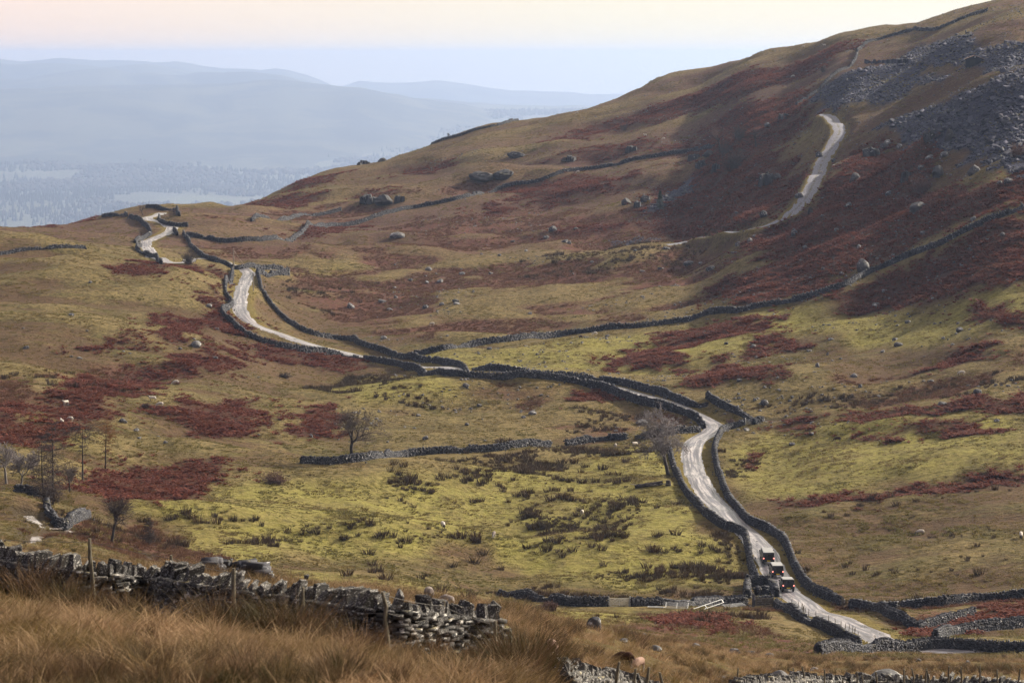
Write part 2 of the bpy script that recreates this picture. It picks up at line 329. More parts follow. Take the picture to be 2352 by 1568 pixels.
# ------------------------------------------------------------------ cover of the ground: outlines of bracken, green pasture, moor grass
BRACKEN = [
 [(1500,238),(1700,163),(1900,112),(2000,100),(1900,142),(1700,203),(1560,243)],
 [(1560,303),(1700,243),(1850,203),(1870,228),(1750,262),(1650,302)],
 [(1250,362),(1400,332),(1500,322),(1500,342),(1350,372)],
 [(900,395),(1000,365),(1060,372),(980,402)], [(560,470),(700,445),(740,455),(640,480)],
 [(1230,330),(1350,290),(1480,255),(1650,190),(1750,165),(1870,135),(1905,150),(1800,192),(1700,228),(1600,262),(1480,287),(1400,300),(1300,320)],
 [(1480,470),(1500,430),(1600,390),(1650,320),(1700,270),(1790,250),(1870,258),(1880,290),(1800,310),(1780,350),(1790,372),(1855,392),(1842,440),(1800,490),(1700,530),(1600,550),(1530,545),(1490,520)],
 [(1900,420),(1960,350),(2000,330),(2100,330),(2180,355),(2130,385),(2200,425),(2352,405),(2450,400),(2450,440),(2352,470),(2200,522),(2060,582),(1960,632),(1830,682),(1700,702),(1640,690),(1650,652),(1780,600),(1700,555),(1800,512),(1862,470)],
 [(1850,716),(1960,660),(2080,604),(2200,552),(2352,495),(2500,440),(2500,620),(2352,640),(2250,680),(2180,665),(2090,702),(1990,716),(1930,695)],
 [(1500,790),(1560,757),(1640,747),(1780,737),(1770,757),(1680,777),(1580,798)],
 [(1390,840),(1450,807),(1530,797),(1580,822),(1560,850),(1470,845),(1420,855)],
 [(1740,790),(1770,770),(1830,777),(1880,797),(1810,810),(1745,815)],
 [(1560,882),(1620,860),(1640,835),(1680,830),(1720,848),(1840,857),(1750,872),(1600,887)],
 [(2135,845),(2190,812),(2300,782),(2315,797),(2230,832),(2160,857)],
 [(2190,730),(2240,702),(2352,720),(2420,720),(2420,755),(2352,745),(2290,740),(2220,747)],
 [(1740,975),(1850,957),(2100,942),(2352,914),(2450,905),(2450,930),(2352,940),(2100,957),(1900,972)],
 [(1945,1000),(2050,987),(2200,977),(2310,980),(2250,997),(2100,1007),(1960,1012)],
 [(1780,1157),(1860,1142),(2000,1132),(2200,1112),(2352,1087),(2450,1075),(2450,1100),(2352,1112),(2150,1137),(1960,1167),(1830,1162)],
 [(2080,1455),(2160,1435),(2260,1405),(2352,1380),(2450,1360),(2450,1405),(2352,1425),(2260,1438),(2160,1464)],
 [(0,940),(120,900),(150,882),(300,847),(370,832),(470,802),(560,802),(550,852),(480,867),(380,872),(330,902),(240,922),(270,947),(180,962),(100,957),(0,977),(-100,985),(-100,960)],
 [(130,820),(250,792),(340,772),(380,737),(490,722),(550,712),(562,762),(470,757),(400,772),(330,792),(200,817)],
 [(-60,985),(95,967),(180,982),(150,1012),(60,1024),(-60,1012)],
 [(330,942),(480,922),(560,917),(625,952),(600,987),(520,1007),(430,992),(380,962)],
 [(670,947),(740,927),(760,942),(745,1002),(700,1007),(675,982)],
 [(180,1112),(270,1072),(420,1062),(540,1070),(520,1102),(440,1142),(330,1157),(230,1160)],
 [(1310,897),(1350,887),(1420,915),(1400,932),(1330,917)],
 [(485,720),(500,640),(515,635),(512,690),(505,720),(520,755),(495,760)],
 [(640,547),(760,517),(850,502),(830,517),(740,542)],
 [(1140,442),(1200,417),(1320,402),(1450,402),(1430,442),(1330,467),(1200,472)],
 [(1520,347),(1560,327),(1640,317),(1680,332),(1600,347)],
 [(30,522),(130,494),(250,478),(290,484),(200,502),(100,517)],
 [(660,432),(720,408),(800,394),(780,412),(700,434)],
 [(1200,537),(1290,522),(1420,517),(1440,532),(1300,547)],
 [(560,805),(640,790),(760,815),(840,835),(800,850),(700,835),(600,820)],
 [(1700,1070),(1750,1055),(1765,1065),(1720,1078)],[(1830,990),(1880,985),(1890,995),(1840,1003)],
 [(1500,1430),(1560,1415),(1650,1420),(1700,1432),(1640,1450),(1560,1445)],
 [(270,615),(400,606),(470,612),(500,620),(400,622),(300,628)],
 [(1100,470),(1180,480),(1160,492),(1080,488)],[(820,445),(900,430),(880,450),(830,455)],
]
GREEN = [
 [(700,902),(830,872),(960,862),(1060,882),(1050,902),(830,907)],
 [(320,1165),(600,1100),(1000,1085),(1250,1050),(1450,1020),(1540,1020),(1560,1100),(1600,1200),(1690,1260),(1720,1330),(1600,1350),(1250,1340),(1100,1260),(700,1270),(500,1290),(400,1210)],
 [(950,822),(1100,808),(1400,775),(1600,748),(1830,712),(1950,720),(2100,720),(2180,690),(2352,650),(2352,760),(2130,800),(1900,760),(1700,800),(1500,860),(1200,850)],
 [(660,632),(720,626),(830,622),(830,634),(700,640)],
 [(1650,1010),(1800,985),(2352,960),(2352,1070),(2100,1100),(1800,1140),(1700,1150),(1660,1080)],
 [(1780,320),(1870,300),(1900,310),(1890,360),(1860,392),(1790,372)],
 [(1150,1395),(1440,1392),(1440,1405),(1150,1405)],
 [(700,1320),(900,1330),(1000,1345),(900,1352),(720,1340)],
 [(150,1020),(170,980),(250,1000),(180,1030)],[(1620,415),(1605,425),(1590,500),(1610,500),(1630,440)],
 [(500,455),(600,448),(640,452),(520,470)],
]
MOOR = [
 [(430,560),(700,565),(1000,545),(1300,525),(1500,525),(1640,600),(1640,700),(1500,722),(1200,760),(1000,770),(860,770),(720,690),(640,650),(620,600),(500,585)],
 [(0,860),(100,850),(300,830),(330,850),(120,905),(0,940)],
 [(1000,900),(1060,880),(1180,880),(1300,885),(1400,930),(1500,945),(1590,960),(1560,985),(1450,995),(1280,1010),(1150,1020),(1240,950),(1200,900)],
 [(1660,930),(1800,920),(2000,880),(2200,850),(2352,830),(2352,905),(2100,935),(1800,955)],
 [(1900,1365),(2010,1395),(2100,1390),(2352,1360),(2352,1385),(2200,1415),(2110,1440),(2050,1415)],
 [(100,1190),(330,1200),(420,1240),(500,1290),(420,1300),(250,1260),(100,1230)],
 [(1150,1410),(1400,1410),(1720,1400),(1780,1400),(1960,1480),(1880,1495),(1600,1475),(1350,1430)],
 [(1100,440),(1250,400),(1600,340),(1640,360),(1400,400),(1200,425)],
 [(900,500),(1200,480),(1450,480),(1480,530),(1200,545),(950,540)],
 [(430,490),(700,470),(900,440),(1200,380),(1200,400),(950,470),(700,510),(450,520)],
]
def world_polys(polys):
    out = []
    for pl in polys:
        out.append(np.array([[q.x, q.y] for q in (hit(a, b) for a, b in pl)]))
    return out
WB = world_polys(BRACKEN); WG = world_polys(GREEN); WM = world_polys(MOOR)
def mask(px, py, polys, wob, seed, scale):
    d = np.hypot(px, py); k_ = wob * np.clip(d / 600, 0.3, 1.5)
    wx = px + k_ * fbm(px / scale, py / scale, seed, 4, 0.65); wy = py + k_ * 1.5 * fbm(px / scale + 40, py / scale + 7, seed + 9, 4, 0.65)
    m = np.zeros(px.shape, bool)
    for pl in polys: m |= in_poly(wx, wy, pl)
    return m

# ------------------------------------------------------------------ the fell as one sheet
def build_fell():
    az_in = np.radians(np.linspace(-13.2, 13.2, 470))
    az_l = np.radians(np.concatenate([np.linspace(-180, -30, 16), np.linspace(-26, -13.6, 14)])); az_r = -az_l[::-1]
    AZ = np.concatenate([az_l, az_in, az_r])
    D = np.concatenate([np.geomspace(1.0, 28, 14)[:-1], np.geomspace(28, 130, 150)[:-1], np.geomspace(130, 310, 70)[:-1],
                        np.geomspace(310, 1480, 580)[:-1], np.geomspace(1480, 2600, 24)])
    A, DD = np.meshgrid(AZ, D, indexing='ij'); X = (DD * np.sin(A)).ravel(); Y = (DD * np.cos(A)).ravel()
    Z = height(X, Y)
    back = np.clip((np.abs(A.ravel()) - math.radians(16)) / math.radians(60), 0, 1)       # behind the camera: the open hillside goes on
    Z = Z * (1 - back) + back * (CAMZ - 1.7 - 0.010 * DD.ravel() * np.cos(A.ravel()) + 3 * fbm(X / 60, Y / 60, 3, 3))
    for ln, lz, r in ((ROAD, ROADZ, 6.5), (TRACK, TRACKZ, 5.5)):
        dd, zz = near_z(X, Y, ln, lz, r); t = np.clip((r - dd) / (r - 2.6), 0, 1); t = t * t * (3 - 2 * t); t[dd > r] = 0
        Z = Z * (1 - t) + (zz - 0.07) * t
    for ln, r, dep in ((STREAM, 3.0, 0.9), (STREAM2, 2.6, 0.8), (STREAM3, 2.2, 0.5)):
        dd = dist_line(X, Y, ln, r); t = np.clip(1 - dd / r, 0, 1); Z = Z - dep * t * t * (3 - 2 * t)
    na, nd = len(AZ), len(D)
    i, j = np.meshgrid(np.arange(na), np.arange(nd - 1), indexing='ij'); i2 = (i + 1) % na
    F = np.stack([i * nd + j, i2 * nd + j, i2 * nd + j + 1, i * nd + j + 1], -1).reshape(-1, 4)
    # close the wrap-around column (the first and last bearing are both due south)
    me = np_mesh('fell', np.stack([X, Y, Z], 1), F, smooth=True)
    inn = (np.abs(A.ravel()) < math.radians(14)) & (DD.ravel() > 200)
    def soft(polys, wob, seed, scale):
        m = np.zeros(X.shape); m[inn] = mask(X[inn], Y[inn], polys, wob, seed, scale); return m
    br = soft(WB, 9, 31, 7); gr = soft(WG, 10, 41, 14); mo = soft(WM, 12, 51, 16)
    def blur(m, n):
        M = m.reshape(na, nd)
        kk = np.hanning(2 * n + 3)[1:-1]; kk /= kk.sum()
        M = np.apply_along_axis(lambda c: np.convolve(c, kk, 'same'), 1, M); M = np.apply_along_axis(lambda c: np.convolve(c, kk, 'same'), 0, M)
        return M.ravel()
    attr(me, 'bracken', blur(br, 2)); attr(me, 'knoll', knoll(X, Y)); attr(me, 'high', np.clip((DD.ravel() - 760) / 300, 0, 1)); attr(me, 'green', blur(gr, 5)); attr(me, 'moor', blur(mo, 6))
    d_ = DD.ravel()
    attr(me, 'tawny', np.clip(1.25 - d_ / 260, 0, 1) * (d_ < 330))
    verge = np.zeros(X.shape)
    for ln, r in ((ROAD, 4.5), (TRACK, 4.0), (PATH, 2.0)):
        dd = dist_line(X, Y, ln, r); verge = np.maximum(verge, np.clip((r - dd) / 1.2, 0, 1))
    attr(me, 'verge', verge)
    slate = np.zeros(X.shape); slate[inn] = mask(X[inn], Y[inn], WS, 4, 61, 8); attr(me, 'slate', blur(slate, 1))
    sb = np.zeros(X.shape)
    for ln, r in ((STREAM, 3.4), (STREAM2, 3.0), (STREAM3, 2.6)):
        sb = np.maximum(sb, np.clip((r - dist_line(X, Y, ln, r)) / 1.5, 0, 1))
    attr(me, 'wet', sb)
    global GAZ, GD, GZ
    GAZ, GD, GZ = AZ, D, Z.reshape(na, nd)
    return me
# slate spoil outlines
SLATE = [
 [(2020,292),(2060,268),(2110,255),(2180,232),(2250,200),(2352,165),(2480,150),(2480,430),(2352,408),(2290,378),(2220,356),(2150,335),(2070,305)],
 [(1845,238),(1890,200),(1960,160),(2040,148),(2130,160),(2110,185),(2080,215),(2040,240),(1980,235),(1930,245)],
 [(2040,150),(2090,115),(2160,95),(2240,95),(2352,100),(2450,95),(2450,165),(2352,160),(2260,165),(2200,150),(2130,150)],
 [(1480,488),(1500,465),(1590,405),(1600,425),(1560,455),(1500,490)],
 [(2100,170),(2200,165),(2180,190),(2110,195)],
 [(1395,550),(1500,545),(1510,552),(1400,560)],
]
WS = world_polys(SLATE)
def ground(px, py):
    """height of the finished sheet"""
    px = np.atleast_1d(np.asarray(px, float)); py = np.atleast_1d(np.asarray(py, float))
    a = np.arctan2(px, py); d = np.hypot(px, py)
    i = np.clip(np.searchsorted(GAZ, a) - 1, 0, len(GAZ) - 2); j = np.clip(np.searchsorted(GD, d) - 1, 0, len(GD) - 2)
    u = np.clip((a - GAZ[i]) / (GAZ[i + 1] - GAZ[i]), 0, 1); v = np.clip((d - GD[j]) / (GD[j + 1] - GD[j]), 0, 1)
    return (GZ[i, j] * (1 - u) + GZ[i + 1, j] * u) * (1 - v) + (GZ[i, j + 1] * (1 - u) + GZ[i + 1, j + 1] * u) * v
def g1(x, y): return float(ground(x, y)[0])
def spot(x, y):
    """like hit(), on the finished sheet"""
    a, e = ray(x, y); a = float(a); i = int(np.clip(np.searchsorted(GAZ, a) - 1, 0, len(GAZ) - 2)); u = (a - GAZ[i]) / (GAZ[i + 1] - GAZ[i])
    z = GZ[i] * (1 - u) + GZ[i + 1] * u; f = (z - CAMZ) - float(e) * GD; j0 = int(np.searchsorted(GD, 24)); ok = np.nonzero(f[j0:] >= 0)[0]
    j = j0 + int(ok[0]) if len(ok) else j0 + int(np.argmax(f[j0:1300]))
    t = float(np.clip(f[j - 1] / (f[j - 1] - f[j] - 1e-12), 0, 1)) if f[j - 1] < 0 else 1.0
    d = GD[j - 1] + (GD[j] - GD[j - 1]) * t; X = d * math.sin(a); Y = d * math.cos(a)
    return Vector((X, Y, g1(X, Y)))

def mat_fell():
    s = NT('fell_ground'); v = s.coords()
    big = s.noise(0.02, 5, 0.6, v); mid = s.noise(0.11, 5, 0.65, v, 0.6); fin = s.noise(0.9, 4, 0.7, v); tiny = s.noise(4.5, 3, 0.7, v)
    vstreak = s.coords((0.05, 0.22, 0.22)); streak = s.noise(1.0, 5, 0.6, vstreak, 0.8)
    straw = s.mix(s.ramp(fin, [(0.38, 0.0), (0.62, 1.0)]), (0.066, 0.046, 0.018), (0.205, 0.150, 0.068))
    olive = s.mix(s.ramp(fin, [(0.34, 0.0), (0.66, 1.0)]), (0.044, 0.040, 0.014), (0.128, 0.108, 0.036))
    base = s.mix(s.ramp(mid, [(0.38, 0.0), (0.60, 1.0)]), straw, olive)
    kn = s.at('knoll'); base = s.mix(s.math('MULTIPLY', s.ramp(kn, [(0.50, 0.0), (0.72, 1.0)]), 0.7), base, s.mix(s.ramp(fin, [(0.36, 0.0), (0.64, 1.0)]), (0.092, 0.070, 0.026), (0.235, 0.178, 0.080)))
    brown = s.mix(fin, (0.050, 0.029, 0.018), (0.128, 0.074, 0.042))
    base = s.mix(s.math('MULTIPLY', s.ramp(s.math('ADD', s.math('MULTIPLY', streak, 0.6), s.math('MULTIPLY', s.math('SUBTRACT', 1.0, kn), 0.4)), [(0.47, 0.0), (0.60, 1.0)]), 0.85), base, brown)
    green = s.mix(s.ramp(fin, [(0.3, 0.0), (0.7, 1.0)]), (0.130, 0.124, 0.026), (0.310, 0.272, 0.080))
    green = s.mix(s.math('MULTIPLY', s.ramp(mid, [(0.42, 0.0), (0.66, 1.0)]), 0.55), green, straw)
    c = s.mix(s.math('MULTIPLY', s.at('green'), 0.9), base, green)
    heath = s.mix(s.ramp(fin, [(0.3, 0.0), (0.75, 1.0)]), (0.054, 0.027, 0.027), (0.140, 0.073, 0.058))
    c = s.mix(s.math('MULTIPLY', s.at('high'), s.ramp(s.noise(0.03, 5, 0.65, vstreak, 1.0), [(0.40, 0.10), (0.58, 0.85)])), c, heath)
    moor = s.mix(s.ramp(fin, [(0.3, 0.0), (0.75, 1.0)]), (0.066, 0.027, 0.022), (0.168, 0.076, 0.052))
    mf = s.math('MULTIPLY', s.at('moor'), s.ramp(s.math('ADD', s.math('MULTIPLY', mid, 0.5), s.math('MULTIPLY', s.math('SUBTRACT', 1.0, kn), 0.5)), [(0.40, 0.05), (0.54, 1.0)]))
    c = s.mix(mf, c, moor)
    taw = s.mix(s.ramp(mid, [(0.35, 0.0), (0.65, 1.0)]), s.mix(fin, (0.045, 0.024, 0.010), (0.16, 0.09, 0.042)), s.mix(tiny, (0.040, 0.032, 0.010), (0.115, 0.085, 0.028)))
    c = s.mix(s.at('tawny'), c, taw)
    brk_shade = s.mix(s.ramp(fin, [(0.3, 0.0), (0.7, 1.0)]), (0.030, 0.013, 0.010), (0.075, 0.029, 0.020))  # bracken ground, colour darkened so gaps between clumps read as shadow
    c = s.mix(s.math('MULTIPLY', s.at('bracken'), 0.95), c, brk_shade)
    mott = s.noise(0.38, 5, 0.72, v)
    c = s.mix(s.math('MULTIPLY', s.ramp(mott, [(0.50, 0.0), (0.66, 1.0)]), 0.55), c, s.mix(fin, (0.045, 0.034, 0.016), (0.105, 0.080, 0.036)))
    verge = s.mix(fin, (0.11, 0.085, 0.022), (0.21, 0.165, 0.05))
    c = s.mix(s.math('MULTIPLY', s.at('verge'), 0.8), c, verge)
    sl = s.mix(s.ramp(tiny, [(0.35, 0.0), (0.7, 1.0)]), (0.024, 0.025, 0.042), (0.090, 0.090, 0.135))
    c = s.mix(s.at('slate'), c, sl)
    c = s.mix(s.math('MULTIPLY', s.at('wet'), 0.8), c, (0.045, 0.034, 0.020))
    terr = s.noise(1.0, 3, 0.6, s.coords((0.13, 0.75, 0.75)), 0.4)
    h = s.math('ADD', s.math('ADD', s.math('MULTIPLY', fin, 0.45), s.math('MULTIPLY', terr, 0.45)), s.math('ADD', s.math('MULTIPLY', tiny, 0.18), s.math('MULTIPLY', mid, 0.5)))
    s.bump(h, 1.0, 1.5)
    s.b.inputs['Specular IOR Level'].default_value = 0.08
    return s.col(c)
fell_me = build_fell()
fell = link('fell_hillside', fell_me, mat_fell()); tag(fell, kind='structure')

# ------------------------------------------------------------------ roads
def ribbon(name, line, lz, width, mat, lift, cols=7, camber=0.04):
    t = np.gradient(line, axis=0); t /= np.linalg.norm(t, axis=1)[:, None] + 1e-9; nrm = np.stack([t[:, 1], -t[:, 0]], 1)
    off = np.linspace(-0.5, 0.5, cols); n = len(line); L = np.concatenate([[0], np.cumsum(np.linalg.norm(np.diff(line, axis=0), axis=1))])
    V = np.zeros((n, cols, 3)); wv = width * (1 + 0.05 * fbm(L / 9, L * 0 + 2, 77, 2))
    edge = 0.16 * fbm(L / 2.2, L * 0 + 9, 78, 3)
    for k_, o in enumerate(off):
        ww = wv + (edge if k_ in (0, cols - 1) else 0)
        V[:, k_, :2] = line + nrm * (o * ww)[:, None]; V[:, k_, 2] = lz + lift + camber * (1 - 4 * o * o) - (0.14 if k_ in (0, cols - 1) else 0)
    i, j = np.meshgrid(np.arange(n - 1), np.arange(cols - 1), indexing='ij')
    F = np.stack([i * cols + j, i * cols + j + 1, (i + 1) * cols + j + 1, (i + 1) * cols + j], -1).reshape(-1, 4)
    me = np_mesh(name, V.reshape(-1, 3), F, smooth=True)
    attr(me, 'across', np.tile(off, n)); attr(me, 'along', np.repeat(L, cols))
    return link(name, me, mat)
def mat_road():
    s = NT('glare_streaked_tarmac')
    cb = s.n('ShaderNodeCombineXYZ'); s.l(s.at('across'), cb.inputs[0]); s.l(s.at('along'), cb.inputs[1]); v0 = cb.outputs[0]
    mp = s.n('ShaderNodeMapping'); mp.inputs['Scale'].default_value = (9, 0.10, 1); s.l(v0, mp.inputs[0])
    lane = s.noise(1.0, 4, 0.65, mp.outputs[0], 0.5); v = s.coords(); fine = s.noise(2.5, 4, 0.7, v); patch = s.noise(0.25, 4, 0.6, v)
    c = s.mix(s.ramp(fine, [(0.3, 0.0), (0.7, 1.0)]), (0.095, 0.092, 0.116), (0.175, 0.168, 0.196))
    c = s.mix(s.ramp(lane, [(0.47, 0.0), (0.60, 1.0)]), c, (0.42, 0.385, 0.395))  # pale streaks along the road: sun glare painted into the colour
    c = s.mix(s.math('MULTIPLY', s.ramp(patch, [(0.55, 0.0), (0.66, 1.0)]), 0.5), c, (0.055, 0.054, 0.06))
    trk = s.ramp(s.math('ABSOLUTE', s.math('SUBTRACT', s.math('ABSOLUTE', s.at('across')), 0.24)), [(0.03, 1.0), (0.10, 0.0)])
    c = s.mix(s.math('MULTIPLY', trk, s.ramp(patch, [(0.3, 0.2), (0.6, 0.75)])), c, (0.052, 0.050, 0.066))
    rough = s.ramp(s.math('ADD', s.math('MULTIPLY', lane, 0.6), s.math('MULTIPLY', patch, 0.4)), [(0.38, 0.55), (0.6, 0.24)])
    s.l(rough, s.b.inputs['Roughness']); s.b.inputs['Specular IOR Level'].default_value = 0.5
    s.bump(fine, 0.25, 0.02)
    return s.col(c)
def mat_track():
    s = NT('slate_track'); v = s.coords(); f = s.noise(3.0, 5, 0.75, v); g = s.noise(0.5, 4, 0.6, v)
    c = s.mix(s.ramp(f, [(0.35, 0.0), (0.65, 1.0)]), (0.10, 0.10, 0.125), (0.30, 0.30, 0.345))
    c = s.mix(s.math('MULTIPLY', s.ramp(s.math('ABSOLUTE', s.at('across')), [(0.02, 1.0), (0.13, 0.0)]), s.ramp(g, [(0.4, 0.0), (0.6, 0.8)])), c, (0.11, 0.10, 0.045))
    s.bump(f, 0.8, 0.15)
    return s.col(c)
M_ROAD = mat_road(); M_TRACK = mat_track()
tag(ribbon('road', ROAD, ROADZ, 4.5, M_ROAD, 0.02), kind='structure')
tag(ribbon('quarry_track', TRACK, TRACKZ, 4.6, M_TRACK, 0.05), kind='structure')
def mat_water():
    s = NT('beck_water'); v = s.coords(); f = s.noise(1.6, 3, 0.6, v)
    s.b.inputs['Roughness'].default_value = 0.16; s.b.inputs['Specular IOR Level'].default_value = 0.9
    s.bump(f, 0.35, 0.2)
    return s.col(s.mix(s.ramp(f, [(0.45, 0.0), (0.7, 1.0)]), (0.10, 0.08, 0.07), (0.5, 0.46, 0.44)))
M_WATER = mat_water()
for ln, wd in ((STREAM, 2.3), (STREAM2, 2.0), (STREAM3, 1.3)):
    tag(ribbon('beck_water', ln, ground(ln[:, 0], ln[:, 1]) + 0.12, wd, M_WATER, 0.0, 5, 0.0), kind='structure')

# ------------------------------------------------------------------ far country: valley floor and ridges
def far_sheet(name, dA, dB, nd, fz, mat, a0=-24, a1=24, na=260):
    A, D = np.meshgrid(np.radians(np.linspace(a0, a1, na)), np.linspace(dA, dB, nd), indexing='ij')
    X = (D * np.sin(A)).ravel(); Y = (D * np.cos(A)).ravel(); Z = fz(A.ravel(), D.ravel(), X, Y)
    i, j = np.meshgrid(np.arange(na - 1), np.arange(nd - 1), indexing='ij')
    F = np.stack([i * nd + j, (i + 1) * nd + j, (i + 1) * nd + j + 1, i * nd + j + 1], -1).reshape(-1, 4)
    return link(name, np_mesh(name, np.stack([X, Y, Z], 1), F, True), mat)
def mat_far(name, a, b, c_, sc):
    s = NT(name); v = s.coords(); n1 = s.noise(sc, 5, 0.6, v, 0.5); n2 = s.noise(sc * 4, 4, 0.6, v)
    vo = s.n('ShaderNodeTexVoronoi'); vo.inputs['Scale'].default_value = sc * 2.2; s.l(v, vo.inputs['Vector'])
    c = s.mix(s.ramp(n1, [(0.44, 0.0), (0.54, 1.0)]), a, s.mix(vo.outputs['Color'], b, c_))
    return s.col(s.mix(s.math('MULTIPLY', n2, 0.35), c, a))
VALLEY_Z = CAMZ - 880.0
def val_h(X, Y):
    d = np.hypot(X, Y)
    return VALLEY_Z + 85 * fbm(X / 3000, Y / 2400, 71, 4) + np.clip((d - 18000) / 7500, 0, 1) ** 1.3 * 420 + 22 * fbm(X / 480, Y / 480, 73, 3)
def z_val(A, D, X, Y):
    z = val_h(X, Y); return np.where(D < 2700, np.minimum(z, CAMZ - 1150), z)
M_VAL = mat_far('valley_fields', (0.07, 0.075, 0.062), (0.105, 0.12, 0.075), (0.13, 0.125, 0.09), 0.0008)
M_WOOD = mat_far('forest_ridge', (0.018, 0.024, 0.020), (0.05, 0.055, 0.035), (0.10, 0.10, 0.06), 0.0013)
tag(far_sheet('valley_floor', 2550, 27500, 260, z_val, M_VAL), kind='structure')
def c0(pts): return [(a * .3336, b * .3336) for a, b in pts]
def c1_(pts): return [(784 + a * .3335, b * .3336) for a, b in pts]
RIDGES = [
 ('wooded_ridge', 25000, 4600, c0([(-900,640),(-400,625),(0,608),(300,607),(600,590),(800,588),(1300,580),(1500,575),(1750,560),(1880,548),(2000,555)]) + c1_([(0,590),(150,605),(300,635),(600,690),(900,730),(1050,765),(1250,810),(1500,880),(2400,1000)])),
 ('low_fell', 28700, 3000, c0([(-900,520),(-400,540),(0,548),(200,535),(560,485),(700,470),(770,472),(900,505),(1050,500),(1250,520),(1400,495),(1750,495),(1950,525),(2050,555),(2400,640),(4000,760)])),
 ('middle_fell', 31600, 3000, c0([(-900,450),(0,440),(400,433),(500,445),(750,460),(960,440),(1060,445),(1200,470),(1350,500),(1800,600),(4000,760)])),
 ('far_fell', 36000, 4000, c0([(-900,420),(-300,395),(0,405),(140,425),(430,398),(650,418),(950,418),(1050,430),(1200,420),(1300,430),(1400,455),(1550,475),(1650,470),(1800,485),(1900,472),(2000,485),(2150,530),(2250,575),(2400,640),(4000,760)])),
 ('coastal_fell', 38600, 4000, c0([(-900,700),(1500,680),(2100,640)]) + c1_([(-60,605),(30,585),(130,557),(300,572),(450,570),(650,555),(720,558),(850,580),(1000,600),(1150,622),(1450,632),(1600,635),(1700,652),(2000,645),(2400,650),(4000,655)])),
]
for nm, dist, dep, pts in RIDGES:
    pa = np.array([float(ray(x, y)[0]) for x, y in pts]); pe = np.array([float(ray(x, y)[1]) for x, y in pts])
    def fz(A, D, X, Y, pa=pa, pe=pe, dist=dist, dep=dep):
        top = np.interp(A, pa, pe) * dist + CAMZ
        t = (D - dist) / dep; prof = np.where(t < 0, np.exp(-(t * 1.25) ** 2), np.exp(-(t * 1.6) ** 2))
        low = VALLEY_Z - 30
        bumps = 64 * fbm(X / 1080, Y / 1080, 91, 4) * np.clip(np.abs(t) * 2.5, 0, 1) + 14 * fbm(X / 150, Y / 150, 95, 2)
        return low + (top - low) * prof + bumps
    tag(far_sheet(nm, dist - dep * 1.8, dist + dep * 1.5, 44, fz, M_WOOD, na=320), kind='structure')

# ------------------------------------------------------------------ air
HTOP = 45 + float(max(GZ.max() + 8, CAMZ + 12, max(v.co.z for o in COL.objects if o.name.endswith(('fell', 'ridge')) for v in o.data.vertices) + 4))
hz = NT('haze_air'); hz.t.nodes.remove(hz.b)
pv = hz.n('ShaderNodeVolumePrincipled'); pv.inputs['Color'].default_value = (0.50, 0.65, 1.0, 1)
pv.inputs['Density'].default_value = 4.8e-5; pv.inputs['Anisotropy'].default_value = 0.4
hz.l(pv.outputs[0], hz.out.inputs['Volume'])
def box_mesh(name, lo, hi):
    V = [(x, y, z) for x in (lo[0], hi[0]) for y in (lo[1], hi[1]) for z in (lo[2], hi[2])]
    F = [(0, 1, 3, 2), (4, 6, 7, 5), (0, 4, 5, 1), (2, 3, 7, 6), (0, 2, 6, 4), (1, 5, 7, 3)]
    me = bpy.data.meshes.new(name); me.from_pydata(V, [], F); me.update(); return me
haze = link('haze', box_mesh('haze', (-32000, -3500, VALLEY_Z - 420), (32000, 45500, HTOP)), hz.m); tag(haze, kind='stuff')

# ------------------------------------------------------------------ dry stone walls
def mat_stone(name, dark, light, lich, moss, scale=1.0, lich_amt=0.62):
    s = NT(name); v = s.coords((scale, scale, scale)); g = s.n('ShaderNodeNewGeometry')
    rnd = g.outputs['Random Per Island']; oi = s.n('ShaderNodeObjectInfo')
    r = s.math('FRACT', s.math('ADD', rnd, oi.outputs['Random']))
    c = s.mix(s.ramp(r, [(0.0, 0.0), (1.0, 1.0)]), dark, light)
    n1 = s.noise(6.0, 4, 0.7, v); n2 = s.noise(1.6, 4, 0.6, v)
    c = s.mix(s.math('MULTIPLY', n1, 0.55), c, tuple(x * 0.45 for x in dark))
    c = s.mix(s.ramp(s.noise(3.2, 5, 0.7, v), [(lich_amt, 0.0), (lich_amt + 0.06, 1.0)]), c, lich)
    up = s.n('ShaderNodeSeparateXYZ'); s.l(g.outputs['Normal'], up.inputs[0])
    mf = s.math('MULTIPLY', s.ramp(up.outputs[2], [(0.3, 0.0), (0.9, 1.0)]), s.ramp(n2, [(0.56, 0.0), (0.66, 0.9)]))
    c = s.mix(mf, c, moss)
    s.bump(n1, 0.7, 0.04); s.b.inputs['Roughness'].default_value = 0.82; s.b.inputs['Specular IOR Level'].default_value = 0.3
    return s.col(c)
M_STONE = mat_stone('slate_wall_stone', (0.026, 0.027, 0.036), (0.098, 0.098, 0.116), (0.42, 0.42, 0.44), (0.10, 0.085, 0.03), 0.5, 0.60)
M_NEAR = mat_stone('lichened_slate', (0.026, 0.025, 0.027), (0.105, 0.097, 0.094), (0.55, 0.53, 0.51), (0.13, 0.095, 0.012), 2.2, 0.555)
M_ROCK = mat_stone('weathered_rock', (0.055, 0.055, 0.064), (0.17, 0.165, 0.172), (0.42, 0.41, 0.41), (0.085, 0.08, 0.03), 0.9, 0.56)
M_CRAG = mat_stone('mossy_crag', (0.030, 0.030, 0.036), (0.095, 0.092, 0.098), (0.26, 0.26, 0.26), (0.085, 0.078, 0.028), 0.8, 0.62)
M_SLATE = mat_stone('quarried_slate', (0.022, 0.023, 0.038), (0.100, 0.100, 0.150), (0.21, 0.21, 0.26), (0.07, 0.075, 0.03), 0.5, 0.66)
